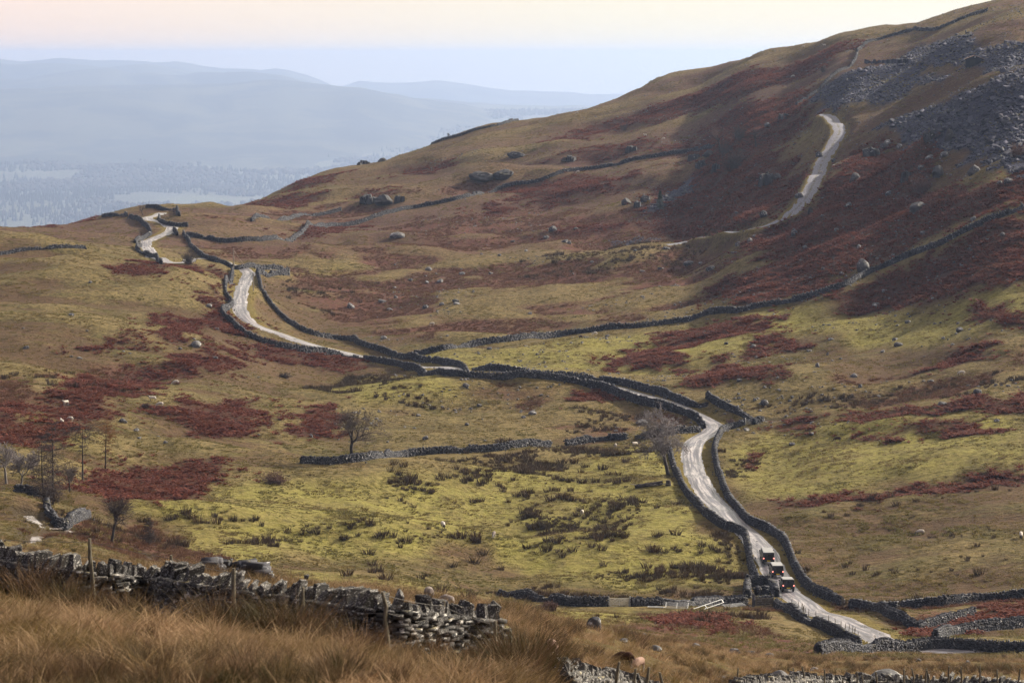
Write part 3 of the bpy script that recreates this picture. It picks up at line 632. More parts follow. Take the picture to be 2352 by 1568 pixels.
CUBE_F = np.array([(0, 1, 3, 2), (4, 6, 7, 5), (0, 4, 5, 1), (2, 3, 7, 6), (0, 2, 6, 4), (1, 5, 7, 3)])
CUBE_V = np.array([(x, y, z) for x in (-.5, .5) for y in (-.5, .5) for z in (-.5, .5)], float)
def stones_mesh(name, C, U, V_, W, S, jit, rng):
    """C centres, U V_ W unit axes (n x 3), S sizes (n x 3): rough blocks, one island each"""
    n = len(C); L = CUBE_V[None] * S[:, None, :]
    L = L * (1 + rng.uniform(-jit, jit, (n, 8, 1))) + rng.uniform(-jit, jit, (n, 8, 3)) * S[:, None, :] * 0.55
    P = C[:, None, :] + L[..., 0:1] * U[:, None, :] + L[..., 1:2] * V_[:, None, :] + L[..., 2:3] * W[:, None, :]
    F = (CUBE_F[None] + 8 * np.arange(n)[:, None, None]).reshape(-1, 4)
    return np_mesh(name, P.reshape(-1, 3), F)
def frame_at(line, t, L):
    """point, tangent and left-right normal at arc length t"""
    x = np.interp(t, L, line[:, 0]); y = np.interp(t, L, line[:, 1])
    e = 0.8; tx = np.interp(t + e, L, line[:, 0]) - np.interp(t - e, L, line[:, 0]); ty = np.interp(t + e, L, line[:, 1]) - np.interp(t - e, L, line[:, 1])
    q = np.hypot(tx, ty) + 1e-9
    return x, y, tx / q, ty / q
def arc(line): return np.concatenate([[0], np.cumsum(np.linalg.norm(np.diff(line, axis=0), axis=1))])
def wall_layout(line, h, w, sl, sh, rng, cop=True, gaps=0.06, rough=0.25, slumps=True):
    """body and coping stones of a wall along the line: dict of arrays"""
    L = arc(line); tot = L[-1]; out = []; capd = []
    nc = max(2, int(round((h + 0.25) / sh)))
    slump = lambda t: np.clip((-0.30 - fbm(t / 6.5, t * 0 + line[0, 0], 15, 3)) / .25, 0, 1) * (1.0 if slumps else 0.0)
    hv = lambda t: h * (1 + rough * 0.45 * fbm(t / 7.0, t * 0 + 3, 12, 3)) * (1 - .38 * slump(t))
    for side in (-1, 1):
        for c in range(nc):
            n = max(1, int(tot / sl)); t = (np.arange(n) + rng.uniform(-.35, .35, n) + (0.5 if c % 2 else 0)) * tot / n
            keep = (t > 0) & (t < tot) & (rng.random(n) > gaps); t = t[keep]; n = len(t)
            if n == 0: continue
            f = (c + 0.5) / nc; zrel = f * (hv(t) + 0.25) - 0.25
            out.append(np.stack([t, np.full(n, side * (w / 2) * (1.12 - 0.38 * f)) + rng.uniform(-.04, .04, n), zrel + rng.uniform(-.3, .3, n) * sh * .4,
                                 sl * rng.uniform(.7, 1.35, n), np.full(n, w * 0.42) * rng.uniform(.8, 1.2, n), sh * rng.uniform(.8, 1.25, n), rng.normal(0, .07, n), np.zeros(n)], 1))
    if cop:
        cw = sl * 0.72; n = max(1, int(tot / cw)); t = (np.arange(n) + .5 + rng.uniform(-.3, .3, n)) * tot / n
        lean = 0.28 * np.sign(np.sin(t / 23.0 + 1)) + rng.normal(0, .16, n)
        ch = max(0.26, sh * 1.5) * rng.uniform(.55, 1.55, n)
        capd = np.stack([t, rng.uniform(-.04, .04, n), hv(t) + ch * .36, cw * rng.uniform(.55, .95, n), np.full(n, w * .82) * rng.uniform(.75, 1.1, n), ch, lean, np.ones(n)], 1)
        out.append(capd[slump(t) < .5])
    nf = int(tot * .5); t = rng.uniform(0, tot, nf)          # stones fallen along the foot
    if nf: out.append(np.stack([t, rng.choice([-1, 1], nf) * (w * .55 + rng.exponential(.35, nf)), rng.uniform(-.02, .08, nf), sl * rng.uniform(.5, 1.0, nf), sl * rng.uniform(.4, .8, nf), sh * rng.uniform(.8, 1.5, nf), rng.normal(0, .5, nf), np.full(nf, 2.)], 1))
    return np.vstack(out), L, hv
def place(rows, line, L):
    x, y, tx, ty = frame_at(line, rows[:, 0], L)
    nx, ny = ty, -tx
    zb = ground(x, y)
    px = x + nx * rows[:, 1]; py = y + ny * rows[:, 1]
    C = np.stack([px, py, zb + rows[:, 2]], 1)
    ca, sa = np.cos(rows[:, 6]), np.sin(rows[:, 6])
    U = np.stack([tx * ca, ty * ca, -sa], 1); W = np.stack([tx * sa, ty * sa, ca], 1); V_ = np.stack([nx, ny, np.zeros(len(nx))], 1)
    return C, U, V_, W, rows[:, 3:6]
def wall_core(line, h, w, hv, L, step):
    t = np.arange(0, L[-1] + step * .5, step); x, y, tx, ty = frame_at(line, t, L); nx, ny = ty, -tx; z = ground(x, y); hh = hv(t)
    prof = [(-.5, -.5), (-.40, 0.45), (-.30, .94), (.30, .94), (.40, .45), (.5, -.5)]; V = []
    for a, b in prof:
        V.append(np.stack([x + nx * a * w * .92, y + ny * a * w * .92, z + (np.where(b < 0, -.5, b * hh))], 1))
    V = np.stack(V, 1); n, m = len(t), len(prof)
    i, j = np.meshgrid(np.arange(n - 1), np.arange(m - 1), indexing='ij')
    F = np.stack([i * m + j, (i + 1) * m + j, (i + 1) * m + j + 1, i * m + j + 1], -1).reshape(-1, 4)
    V = V.reshape(-1, 3); F = list(map(tuple, F)); F += [tuple(range(m))[::-1], tuple((n - 1) * m + k_ for k_ in range(m))]
    me = bpy.data.meshes.new('wall_core'); me.from_pydata([tuple(v) for v in V], [], F); me.update(); return me
STONE_PROTO = {}
def proto_stones(key, k_, jit, rng):
    if key not in STONE_PROTO:
        STONE_PROTO[key] = [stone_proto(key, rng, jit) for _ in range(k_)]
    return STONE_PROTO[key]
def stone_proto(name, rng, jit):
    bm = bmesh.new(); bmesh.ops.create_cube(bm, size=1.0)
    bmesh.ops.bevel(bm, geom=bm.edges[:], offset=0.09, segments=1, affect='EDGES', profile=0.6)
    if name.startswith('coping'):        # split slabs set on edge: narrowing, slanted tops
        tx, ty, sh_, cut = rng.uniform(.35, 1.05), rng.uniform(.45, 1.0), rng.uniform(-.45, .45), rng.uniform(-.5, .5)
        for v in bm.verts:
            t = v.co.z + .5; v.co.z *= 1 + cut * v.co.y * (t > .5) + .35 * cut * v.co.x * (t > .5); v.co.x = v.co.x * (1 + (tx - 1) * t) + sh_ * t; v.co.y *= 1 + (ty - 1) * t
    for v in bm.verts: v.co += Vector(rng.uniform(-jit, jit, 3)); v.co.x *= 1 + rng.uniform(-.06, .06)
    me = bpy.data.meshes.new(name); bm.to_mesh(me); bm.free(); return me
def build_wall(pts, label, h=1.12, w=0.70, sl=None, sh=None, group=None, coping_parts=0, name='dry_stone_wall', cop=True, rough=0.5, mat=None, smooth=True, gaps=0.06, near=0):
    mat = mat or M_STONE
    line = pline(pts, 1.0, smooth); rng = np.random.default_rng(len(label) * 7 + int(abs(pts[0][0])))
    d = float(np.median(np.hypot(line[:, 0], line[:, 1])))
    sl = sl or float(np.clip(d * 0.0008, 0.30, 0.62)); sh = sh or float(np.clip(d * 0.00038, 0.14, 0.28))
    rows, L, hv = wall_layout(line, h, w, sl, sh, rng, cop, gaps, rough, not near)
    x, y, _, _ = frame_at(line, np.array([L[-1] / 2]), L); org = Vector((float(x[0]), float(y[0]), g1(x[0], y[0])))
    root = bpy.data.objects.new(name, None); COL.objects.link(root); root.location = org
    root.empty_display_size = .3
    tag(root, label, 'stone wall', group, 'thing')
    def own(o): o.parent = root; o.matrix_parent_inverse = Matrix.Translation(-org); return o
    own(link('wall_core', wall_core(line, h, w, hv, L, max(1.0, sl * 1.5)), M_CORE))
    pick = np.zeros(len(rows), bool)
    if coping_parts: pick[np.nonzero(rows[:, 7] == 1)[0][:coping_parts]] = True
    if near:
        # the stones that face the path of sight and show largest
        size = rows[:, 3] * rows[:, 5]; xx, yy, tx, ty = frame_at(line, rows[:, 0], L)
        face = (ty * rows[:, 1] * -xx + -tx * rows[:, 1] * -yy) > 0
        aa = np.abs(np.arctan2(xx, yy)) < 0.182
        okk = np.nonzero(((rows[:, 7] == 1) | face) & (rows[:, 2] > 0.0) & aa)[0]
        okk = okk[np.argsort(-size[okk] * np.where(rows[okk, 7] == 1, 1.6, 1.0))][:near]; pick[okk] = True
    rest = rows[~pick]
    C, U, V_, W, S = place(rest, line, L)
    o = own(link('wall_stones', stones_mesh('wall_stones', C, U, V_, W, S, 0.13 if near else 0.22, rng), mat)); o['kind'] = 'stuff'
    if pick.any():
        C, U, V_, W, S = place(rows[pick], line, L)
        for k_ in range(len(C)):
            nm = 'coping_stone' if rows[pick][k_, 7] == 1 else 'stone'
            me = random.choice(proto_stones(nm + mat.name, 9, 0.07, rng))
            if len(me.materials) == 0: me.materials.append(mat)
            o = bpy.data.objects.new(nm, me); COL.objects.link(o); o.parent = root
            R = Matrix((U[k_], V_[k_], W[k_])).transposed()
            o.matrix_basis = Matrix.Translation(Vector(C[k_]) - org) @ R.to_4x4() @ Matrix.Diagonal((S[k_, 0] * random.uniform(.95, 1.1), S[k_, 1], S[k_, 2] * 1.05, 1))
    return root, line
s_ = NT('wall_hearting'); M_CORE = s_.col((0.022, 0.022, 0.026))
G1, G2 = 'dry stone walls of the lower valley', 'dry stone walls on the far fell'
WALLS = [
 ([(1784,1394),(1830,1419),(1890,1446),(1930,1463),(1972,1482)], 'wall with wire fence posts on the road side, below the sheepfold', dict(h=1.05, coping_parts=120)),
 ([(1878,1502),(1950,1499),(2030,1494),(2150,1490),(2250,1491),(2352,1494),(2480,1496)], 'long pale-topped wall crossing under the road at the bottom', dict(h=1.2, coping_parts=180)),
 ([(2106,1447),(2060,1425),(2000,1406),(1953,1396)], 'short roadside wall between the field gate and the bracken bank', dict(coping_parts=80)),
 ([(1934,1392),(1890,1371),(1850,1346),(1826,1311),(1813,1271),(1796,1241),(1760,1216),(1720,1196),(1690,1161),(1661,1116),(1646,1071),(1641,1031),(1651,1001),(1672,986),(1711,974)], 'winding wall along the right verge beside the three cars', dict(coping_parts=60)),
 ([(2106,1446),(2160,1433),(2236,1411)], 'low wall running up beside the red bracken bank', dict(h=0.9)),
 ([(2014,1402),(2062,1400)], 'short wall length between two field gates', dict()),
 ([(2072,1400),(2150,1394),(2250,1382),(2352,1374),(2450,1366)], 'field wall above the pale grass strip at the edge', dict()),
 ([(2148,1468),(2200,1458),(2270,1447),(2352,1439),(2450,1430)], 'wall below the red bracken bank, above the lane', dict()),
 ([(1739,1334),(1723,1292),(1717,1252),(1701,1227),(1661,1212),(1621,1182),(1591,1152),(1566,1112),(1552,1085),(1544,1060),(1536,1034)], 'winding wall along the left verge from sheepfold to ash tree', dict(coping_parts=60)),
 ([(1617,984),(1600,970),(1575,957),(1530,945),(1480,932),(1430,917),(1380,897),(1320,882),(1200,872),(1060,864),(960,852),(880,837),(800,824),(700,809),(634,795),(567,771),(534,745),(512,725),(515,705),(533,691),(521,671),(518,641),(534,621)], 'longest wall, nearer side of the lane across the middle', dict(h=1.2)),
 ([(1608,990),(1540,997),(1458,1008)], 'cross wall meeting the road at the sharp bend', dict()),
 ([(1440,1008),(1380,1012),(1298,1024)], 'broken middle length of the cross wall', dict(rough=0.5)),
 ([(1264,1026),(1160,1032),(1051,1040),(930,1050),(830,1058),(690,1064)], 'cross wall passing behind the lone round bare tree', dict(rough=0.4)),
 ([(1746,970),(1700,952),(1640,924),(1624,913)], 'thick wall above the bend ending at the beck', dict()),
 ([(1624,928),(1590,927),(1560,917),(1530,902),(1480,890),(1420,880),(1330,867),(1250,862),(1150,850),(1050,840),(960,827),(900,817),(830,793),(780,781),(714,768),(690,758),(667,746),(634,715),(612,686),(600,669),(595,646),(592,632)], 'long wall on the farther side of the lane across the middle', dict(h=1.15)),
 ([(1730,975),(1752,967)], 'wall stub beside the small white gate', dict()),
 ([(950,817),(1010,807),(1080,797),(1180,782),(1300,770),(1450,754),(1560,740),(1700,717),(1830,692),(1930,662),(2000,627),(2060,602),(2150,567),(2230,527),(2300,499),(2352,480),(2450,440)], 'wall climbing the fell through the red bracken', dict(h=1.2)),
 ([(592,633),(620,634),(662,632)], 'thick wall end by the two poles', dict(w=1.1)),
 ([(664,624),(600,619),(540,614),(500,602),(470,592),(447,574),(432,552),(421,538)], 'wall curving behind the telegraph pole to the crest', dict()),
 ([(429,541),(470,549),(530,557),(600,554),(680,546),(760,521),(850,504),(950,479),(1050,459),(1150,433),(1250,413),(1350,391),(1450,371),(1560,353),(1640,341)], 'longest fell wall, slanting up to the bare quarry trees', dict(h=1.2)),
 ([(297,500),(326,513),(342,527),(346,540),(330,549),(310,556)], 'wall left of the double bend near the crest', dict()),
 ([(322,561),(318,575),(342,589),(370,607)], 'wall left of the road where it dips from sight', dict()),
 ([(366,497),(367,509),(378,516),(404,519),(432,521)], 'wall right of the double bend near the crest', dict()),
 ([(336,477),(370,483),(412,497)], 'highest wall on the crest behind the wind-bent thorn', dict()),
 ([(399,529),(407,541)], 'tiny wall stub inside the double bend', dict()),
 ([(235,499),(262,498),(292,499)], 'dark wall joining the crest road from the heather', dict()),
 ([(577,509),(650,506),(720,498),(784,484)], 'tumbled wall remains on the far slope', dict(rough=0.7, h=1.0)),
 ([(1829,242),(1889,199),(1952,155),(2042,85),(2169,62),(2269,25)], 'wall climbing to the skyline beside the slate quarry', dict(h=0.9)),
 ([(991,330),(1080,303),(1130,292),(1190,276)], 'wall running along the skyline of the fell', dict(h=0.8)),
 ([(0,585),(57,575),(140,568),(197,571)], 'ruined rubble wall at the far left edge', dict(rough=0.9, h=0.55)),
 ([(1716,1344),(1742,1343),(1768,1345)], 'back wall of the mossy sheepfold by the cars', dict(h=1.5, w=.9)),
 ([(1717,1345),(1716,1358),(1717,1374)], 'left end wall of the mossy sheepfold', dict(h=1.15, w=.8)),
 ([(1771,1347),(1778,1359),(1782,1372)], 'roadside end wall of the mossy sheepfold', dict(h=1.1, w=.8)),
 ([(1737,1366),(1752,1365),(1766,1366)], 'front wall of the mossy sheepfold', dict(h=1.1, w=.8)),
 ([(1146,1394,392),(1200,1389,386),(1300,1390),(1397,1392)], 'wall left of the silver field gate', dict(h=1.1, coping_parts=100)),
 ([(1449,1392),(1550,1391),(1650,1390),(1715,1388)], 'wall between the silver gate and the sheepfold', dict(h=1.1, coping_parts=100)),
 ([(1738,1388),(1757,1388),(1776,1387)], 'wall behind the timber gate of the sheepfold', dict(h=1.15)),
 ([(107,1161),(115,1186),(135,1199),(165,1199),(203,1192)], 'hooked wall ruin beside the beck', dict(h=1.2)),
 ([(35,1131),(90,1141)], 'short wall under the larch trees', dict(h=1.2)),
 ([(480,1316),(530,1319),(584,1329)], 'tumbled wall heap in the brown grass', dict(h=.30, w=.7, rough=0.9, sl=.26, sh=.11)),
 ([(600,1331),(630,1331),(662,1335)], 'smaller tumbled wall heap in the brown grass', dict(h=.26, w=.7, rough=0.9, sl=.26, sh=.11)),
]
wall_lines = []
for pts, lab, kw in WALLS:
    r, ln = build_wall(pts, lab, group=None, **kw); wall_lines.append(ln)
# the three nearest walls, stone by stone
NEARW = [(-170,1318),(0,1352),(120,1376),(220,1394),(330,1406),(420,1419),(530,1436),(640,1451),(780,1474),(900,1491),(1000,1500),(1080,1507),(1150,1511)]
rw, near_line = build_wall(NEARW, 'nearest lichened slate wall in the foreground grass', h=0.82, w=0.58, sl=0.27, sh=0.075, mat=M_NEAR, near=300, gaps=0.03, rough=0.35)
rw2, near2 = build_wall([(1282,1590),(1350,1597),(1430,1606),(1500,1622),(1560,1640)], 'pale wall with leaning posts at the bottom edge', h=0.42, w=.6, sl=.30, sh=.11, mat=M_NEAR, near=200, rough=.3)
rw3, near3 = build_wall([(1690,1602),(1800,1598),(1900,1592),(2050,1590),(2200,1594),(2352,1600),(2460,1604)], 'half-hidden wall below the posts in the bottom corner', h=0.60, w=.7, sl=.36, sh=.15, mat=M_NEAR, near=200, rough=.6)
wall_lines += [near_line, near2, near3]

# ------------------------------------------------------------------ ground cover: blades, fronds and tufts set out as stuff
def mat_leaf(name, a, b, c_=None, trans=0.25, sc=0.15):
    s = NT(name); oi = s.n('ShaderNodeObjectInfo'); g = s.n('ShaderNodeNewGeometry')
    r = s.math('FRACT', s.math('ADD', oi.outputs['Random'], s.math('MULTIPLY', g.outputs['Random Per Island'], 0.75)))
    c = s.mix(r, a, b)
    if c_ is not None:
        tc = s.n('ShaderNodeTexCoord'); nz = s.noise(sc, 3, 0.6, g.outputs['Position'])
        c = s.mix(s.ramp(nz, [(0.42, 0.0), (0.62, 1.0)]), c, c_)
    s.b.inputs['Specular IOR Level'].default_value = 0.12; s.b.inputs['Roughness'].default_value = 0.75
    tr = s.n('ShaderNodeBsdfTranslucent'); s.l(c, tr.inputs[0]); mx = s.n('ShaderNodeMixShader'); mx.inputs[0].default_value = trans
    s.l(s.b.outputs[0], mx.inputs[1]); s.l(tr.outputs[0], mx.inputs[2]); s.l(mx.outputs[0], s.out.inputs[0])
    return s.col(c)
M_STRAW = mat_leaf('dead_moor_grass', (0.155, 0.088, 0.044), (0.45, 0.31, 0.19), (0.115, 0.080, 0.030), 0.4, 0.55)
M_RUSHN = mat_leaf('brown_rush', (0.060, 0.036, 0.020), (0.20, 0.125, 0.075), (0.050, 0.042, 0.016), 0.2, 0.9)
M_RUSH = mat_leaf('dark_rush', (0.034, 0.024, 0.017), (0.105, 0.066, 0.040), (0.050, 0.036, 0.022), 0.15, 0.12)
M_MOOR = mat_leaf('moor_grass', (0.070, 0.034, 0.022), (0.165, 0.086, 0.052), None, 0.3)
M_BRACK = mat_leaf('dead_bracken', (0.055, 0.016, 0.014), (0.195, 0.058, 0.036), (0.130, 0.044, 0.027), 0.32, 0.13)
M_TUSS = mat_leaf('pasture_tussock', (0.115, 0.088, 0.033), (0.23, 0.175, 0.078), (0.125, 0.108, 0.036), 0.35, 0.05)
def blades(n, h0, h1, spread, bend, wid, rng, segs=2, up=0.2):
    V = []; F = []
    for _ in range(n):
        a = rng.uniform(0, 6.283); r = spread * math.sqrt(rng.random()); bx, by = r * math.cos(a), r * math.sin(a)
        h = rng.uniform(h0, h1); da = a + rng.normal(0, 0.8); lean = rng.uniform(up * .3, up) + r / max(spread, .01) * up; b = bend * rng.uniform(.4, 1.3)
        wa = rng.uniform(0, 3.14); wx, wy = wid * math.cos(wa) / 2, wid * math.sin(wa) / 2; i0 = len(V)
        for k_ in range(segs + 1):
            t = k_ / segs; o = (lean * t + b * t * t) * h; z = h * t * (1 - 0.35 * b * t); ww = 1 - 0.9 * t
            cx, cy = bx + o * math.cos(da), by + o * math.sin(da)
            if k_ < segs: V += [(cx - wx * ww, cy - wy * ww, z - (0.05 if k_ == 0 else 0)), (cx + wx * ww, cy + wy * ww, z - (0.05 if k_ == 0 else 0))]
            else: V.append((cx, cy, z))
        for k_ in range(segs - 1): F.append((i0 + 2 * k_, i0 + 2 * k_ + 1, i0 + 2 * k_ + 3, i0 + 2 * k_ + 2))
        F.append((i0 + 2 * segs - 2, i0 + 2 * segs - 1, i0 + 2 * segs))
    return V, F
def fronds(n, L0, L1, rng):
    V = []; F = []
    for _ in range(n):
        a = rng.uniform(0, 6.283); L = rng.uniform(L0, L1); r0 = rng.uniform(0, .18); dx, dy = math.cos(a), math.sin(a); px, py = -dy, dx
        tw = rng.uniform(-.5, .5); prev = None
        for k_ in range(6):
            t = k_ / 5; o = r0 + L * (0.25 * t + 0.65 * t * t); z = L * (0.85 * t - 0.55 * t * t) + .05
            wv = L * 0.30 * (1 - t) * (0.4 + t * 1.6 if t < .4 else 1.0) * rng.uniform(.7, 1.2)
            i0 = len(V); c = (r0 * dx + o * dx, r0 * dy + o * dy, z)
            V += [(c[0] + px * wv, c[1] + py * wv, z - wv * (.25 + tw)), c, (c[0] - px * wv, c[1] - py * wv, z - wv * (.25 - tw))]
            if k_ and k_ % 1 == 0:
                # leaflets leave gaps along the stalk
                F += [(i0 - 2, i0 + 1, i0), (i0 - 2, i0 + 2, i0 + 1)] if k_ % 2 else [(i0 - 3, i0 - 2, i0 + 1), (i0 - 1, i0 + 1, i0 - 2)]
    return V, F
def proto(name, VF, mat):
    me = bpy.data.meshes.new(name); me.from_pydata(VF[0], [], VF[1]); me.update(); me.materials.append(mat)
    return bpy.data.objects.new(name, me)
_rg = np.random.default_rng(5)
P_GRASS = [proto('grass_tuft', blades(34, .10, .38, .20, .75, .016, _rg, 3, .5), M_STRAW) for _ in range(5)]
P_RUSHN = [proto('rush_blades', blades(190, .45, 1.0, .30, .30, .017, _rg, 3, .28), M_RUSHN) for _ in range(4)]
P_RUSH = [proto('rush_tuft', blades(42, .35, .80, .38, .16, .075, _rg, 2, .25), M_RUSH) for _ in range(4)]
P_MOOR = [proto('moor_tuft', blades(30, .20, .55, .42, .5, .09, _rg, 2, .4), M_MOOR) for _ in range(4)]
P_BRACK = [proto('bracken_clump', fronds(12, .55, 1.0, _rg), M_BRACK) for _ in range(5)]
P_TUSS = [proto('tussock', blades(26, .07, .20, .38, .9, .10, _rg, 2, .8), M_TUSS) for _ in range(4)]
def scatter(name, XYZ, protos, smin, smax, seed, label=None, cat=None, sz=1.0, mod=None):
    n = len(XYZ); rng = np.random.default_rng(seed)
    me = bpy.data.meshes.new(name); me.vertices.add(n); me.vertices.foreach_set('co', np.ascontiguousarray(XYZ, np.float32).ravel()); me.update()
    rot = np.stack([rng.normal(0, .08, n), rng.normal(0, .08, n), rng.uniform(0, 6.283, n)], 1).astype(np.float32)
    a = me.attributes.new('rot', 'FLOAT_VECTOR', 'POINT'); a.data.foreach_set('vector', rot.ravel())
    s0 = rng.uniform(smin, smax, n) * (1 if mod is None else mod); sc3 = np.stack([s0, s0, s0 * sz * rng.uniform(.75, 1.25, n)], 1).astype(np.float32)
    a = me.attributes.new('scl', 'FLOAT_VECTOR', 'POINT'); a.data.foreach_set('vector', sc3.ravel())
    a = me.attributes.new('pick', 'INT', 'POINT'); a.data.foreach_set('value', rng.integers(0, len(protos), n).astype(np.int32))
    o = bpy.data.objects.new(name, me); COL.objects.link(o); tag(o, label, cat, None, 'stuff')
    t = bpy.data.node_groups.new(name, 'GeometryNodeTree')
    t.interface.new_socket('Geometry', in_out='INPUT', socket_type='NodeSocketGeometry'); t.interface.new_socket('Geometry', in_out='OUTPUT', socket_type='NodeSocketGeometry')
    gi = t.nodes.new('NodeGroupInput'); go = t.nodes.new('NodeGroupOutput'); ip = t.nodes.new('GeometryNodeInstanceOnPoints'); g2i = t.nodes.new('GeometryNodeGeometryToInstance')
    for p in reversed(protos):
        ob = t.nodes.new('GeometryNodeObjectInfo'); ob.inputs['Object'].default_value = p; t.links.new(ob.outputs['Geometry'], g2i.inputs[0])
    def na(nm, ty):
        q = t.nodes.new('GeometryNodeInputNamedAttribute'); q.data_type = ty; q.inputs['Name'].default_value = nm; return q.outputs['Attribute']
    t.links.new(gi.outputs[0], ip.inputs['Points']); t.links.new(g2i.outputs[0], ip.inputs['Instance']); ip.inputs['Pick Instance'].default_value = True
    t.links.new(na('pick', 'INT'), ip.inputs['Instance Index']); t.links.new(na('rot', 'FLOAT_VECTOR'), ip.inputs['Rotation']); t.links.new(na('scl', 'FLOAT_VECTOR'), ip.inputs['Scale'])
    t.links.new(ip.outputs[0], go.inputs[0])
    md = o.modifiers.new('tufts', 'NODES'); md.node_group = t
    return o
AZM = math.radians(11.6)
def sample(n, d0, d1, rng, p=1.0):
    """n points in the stretch of ground in front, p = 1: even per area, p = 0: even per log distance"""
    u = rng.random(n); q = 2 * p
    d = (d0 ** q + u * (d1 ** q - d0 ** q)) ** (1 / q) if q > 0.01 else d0 * (d1 / d0) ** u
    a = rng.uniform(-AZM, AZM, n); return d * np.sin(a), d * np.cos(a)
def clear(x, y, lines=True, road=2.7):
    ok = dist_line(x, y, ROAD, 4) > road; ok &= dist_line(x, y, TRACK, 4) > 2.6
    for ln in (STREAM, STREAM2, STREAM3): ok &= dist_line(x, y, ln, 2) > 1.0
    if lines:
        for ln in wall_lines: ok &= dist_line(x, y, ln, 1.5) > 0.6
    return ok
def world_polys(polys): return [np.array([[q.x, q.y] for q in (spot(a, b) for a, b in pl)]) for pl in polys]
def lift(x, y): return np.stack([x, y, ground(x, y)], 1)
rg = np.random.default_rng(101)
# bracken
bx = []; by = []
for pw in WB:
    lo, hi = pw.min(0) - 6, pw.max(0) + 6; dm = float(np.hypot(*pw.mean(0))); n = int((hi[0] - lo[0]) * (hi[1] - lo[1]) * 1.25 * min(1.0, (720 / dm) ** 1.3))
    x = rg.uniform(lo[0], hi[0], n); y = rg.uniform(lo[1], hi[1], n); m = (mask(x, y, [pw], 9, 31, 7) & (fbm(x / 5, y / 5, 88, 3) > -0.55)) | (mask(x, y, [pw], 22, 33, 8) & (rg.random(n) < .10)) & (np.abs(np.arctan2(x, y)) < AZM); bx.append(x[m]); by.append(y[m])
x = np.concatenate(bx); y = np.concatenate(by); k_ = clear(x, y) & ~mask(x, y, WS, 4, 61, 8); x, y = x[k_], y[k_]
scatter('bracken', lift(x, y), P_BRACK, .8, 1.5, 1, mod=np.clip(1.0 + .75 * fbm(x / 6, y / 5, 131, 3), .45, 1.7))
# pasture tussocks
x, y = sample(150000, 300, 1450, rg, 0.45); k_ = ~mask(x, y, WB, 9, 31, 7) & (vnoise(x / 5, y / 5, 66) > .30); x, y = x[k_], y[k_]; k_ = clear(x, y, True); x, y = x[k_], y[k_]
scatter('pasture_grass', lift(x, y), P_TUSS, .6, 1.5, 2, mod=np.clip(1.0 + .9 * fbm(x / 12, y / 9, 141, 3), .4, 1.9))
# moor grass in its beds
x, y = sample(320000, 330, 1400, rg, 0.6); m = mask(x, y, WM, 12, 51, 16) & ~mask(x, y, WB, 9, 31, 7) & (fbm(x / 16, y / 11, 44, 4) > -0.30) & (knoll(x, y) < .56); x, y = x[m], y[m]; k_ = clear(x, y); x, y = x[k_], y[k_]
scatter('moor_grass', lift(x, y), P_MOOR, .6, 1.2, 3)
RUSH = [
 ([(580,1110),(700,1080),(960,1100),(1150,1110),(1260,1140),(1080,1170),(900,1150),(700,1130),(600,1125)], .10),
 ([(820,1105),(900,1090),(960,1110),(930,1130),(850,1130)], .35), ([(930,1120),(1010,1110),(1060,1130),(1000,1150),(940,1145)], .35),
 ([(1040,1085),(1240,1040),(1300,1060),(1250,1092),(1100,1100)], .30),
 ([(1180,1172),(1330,1152),(1460,1142),(1440,1230),(1330,1262),(1160,1232)], .20), ([(1200,1190),(1300,1180),(1330,1220),(1220,1225)], .45),
 ([(350,1165),(560,1202),(800,1192),(1000,1212),(900,1232),(600,1227),(400,1202)], .16),
 ([(520,1242),(900,1217),(1180,1242),(1150,1257),(800,1232),(520,1257)], .25),
 ([(1000,1342),(1300,1327),(1400,1292),(1500,1302),(1700,1302),(1720,1352),(1600,1377),(1150,1372)], .30),
 ([(1650,1212),(1700,1262),(1715,1332),(1640,1332),(1620,1282)], .35),
 ([(1655,1012),(1700,1002),(1735,1012),(1690,1122),(1662,1082)], .35),
 ([(1815,1232),(1850,1302),(1890,1365),(1870,1365),(1830,1310)], .5),
 ([(1900,1140),(2352,1120),(2352,1340),(2000,1330),(1860,1250)], .045),
 ([(1200,1012),(1300,1032),(1480,1015),(1500,1040),(1300,1060),(1000,1065),(1050,1045)], .22),
 ([(680,892),(860,857),(1000,882),(960,892),(760,902)], .35), ([(860,900),(1000,905),(1040,920),(960,960),(900,940)], .25),
 ([(1150,1395),(1250,1392),(1280,1405),(1180,1412)], .12), ([(1330,1415),(1720,1402),(1790,1420),(1700,1432),(1560,1425)], .22),
 ([(1480,1245),(1700,1235),(1690,1290),(1560,1300)], .06), ([(1050,1040),(1500,1035),(1530,1110),(1250,1150)], .05),
 ([(0,870),(300,850),(420,880),(300,910),(100,905)], .07), ([(60,1180),(300,1190),(450,1260),(300,1260),(100,1230)], .25),
 ([(1300,935),(1500,955),(1480,985),(1300,1000)], .18), ([(1690,940),(2352,850),(2352,900),(1800,950)], .22),
 ([(640,655),(720,640),(860,700),(760,730),(680,700)], .12), ([(1180,590),(1640,520),(1640,560),(1300,640),(1180,640)], .12),
 ([(1960,1395),(2100,1395),(2060,1420)], .3), ([(1880,1362),(2010,1395),(1960,1390)], .5), ([(2010,1396),(2352,1362),(2352,1372),(2060,1400)], .3),
]
xs = []; ys = []
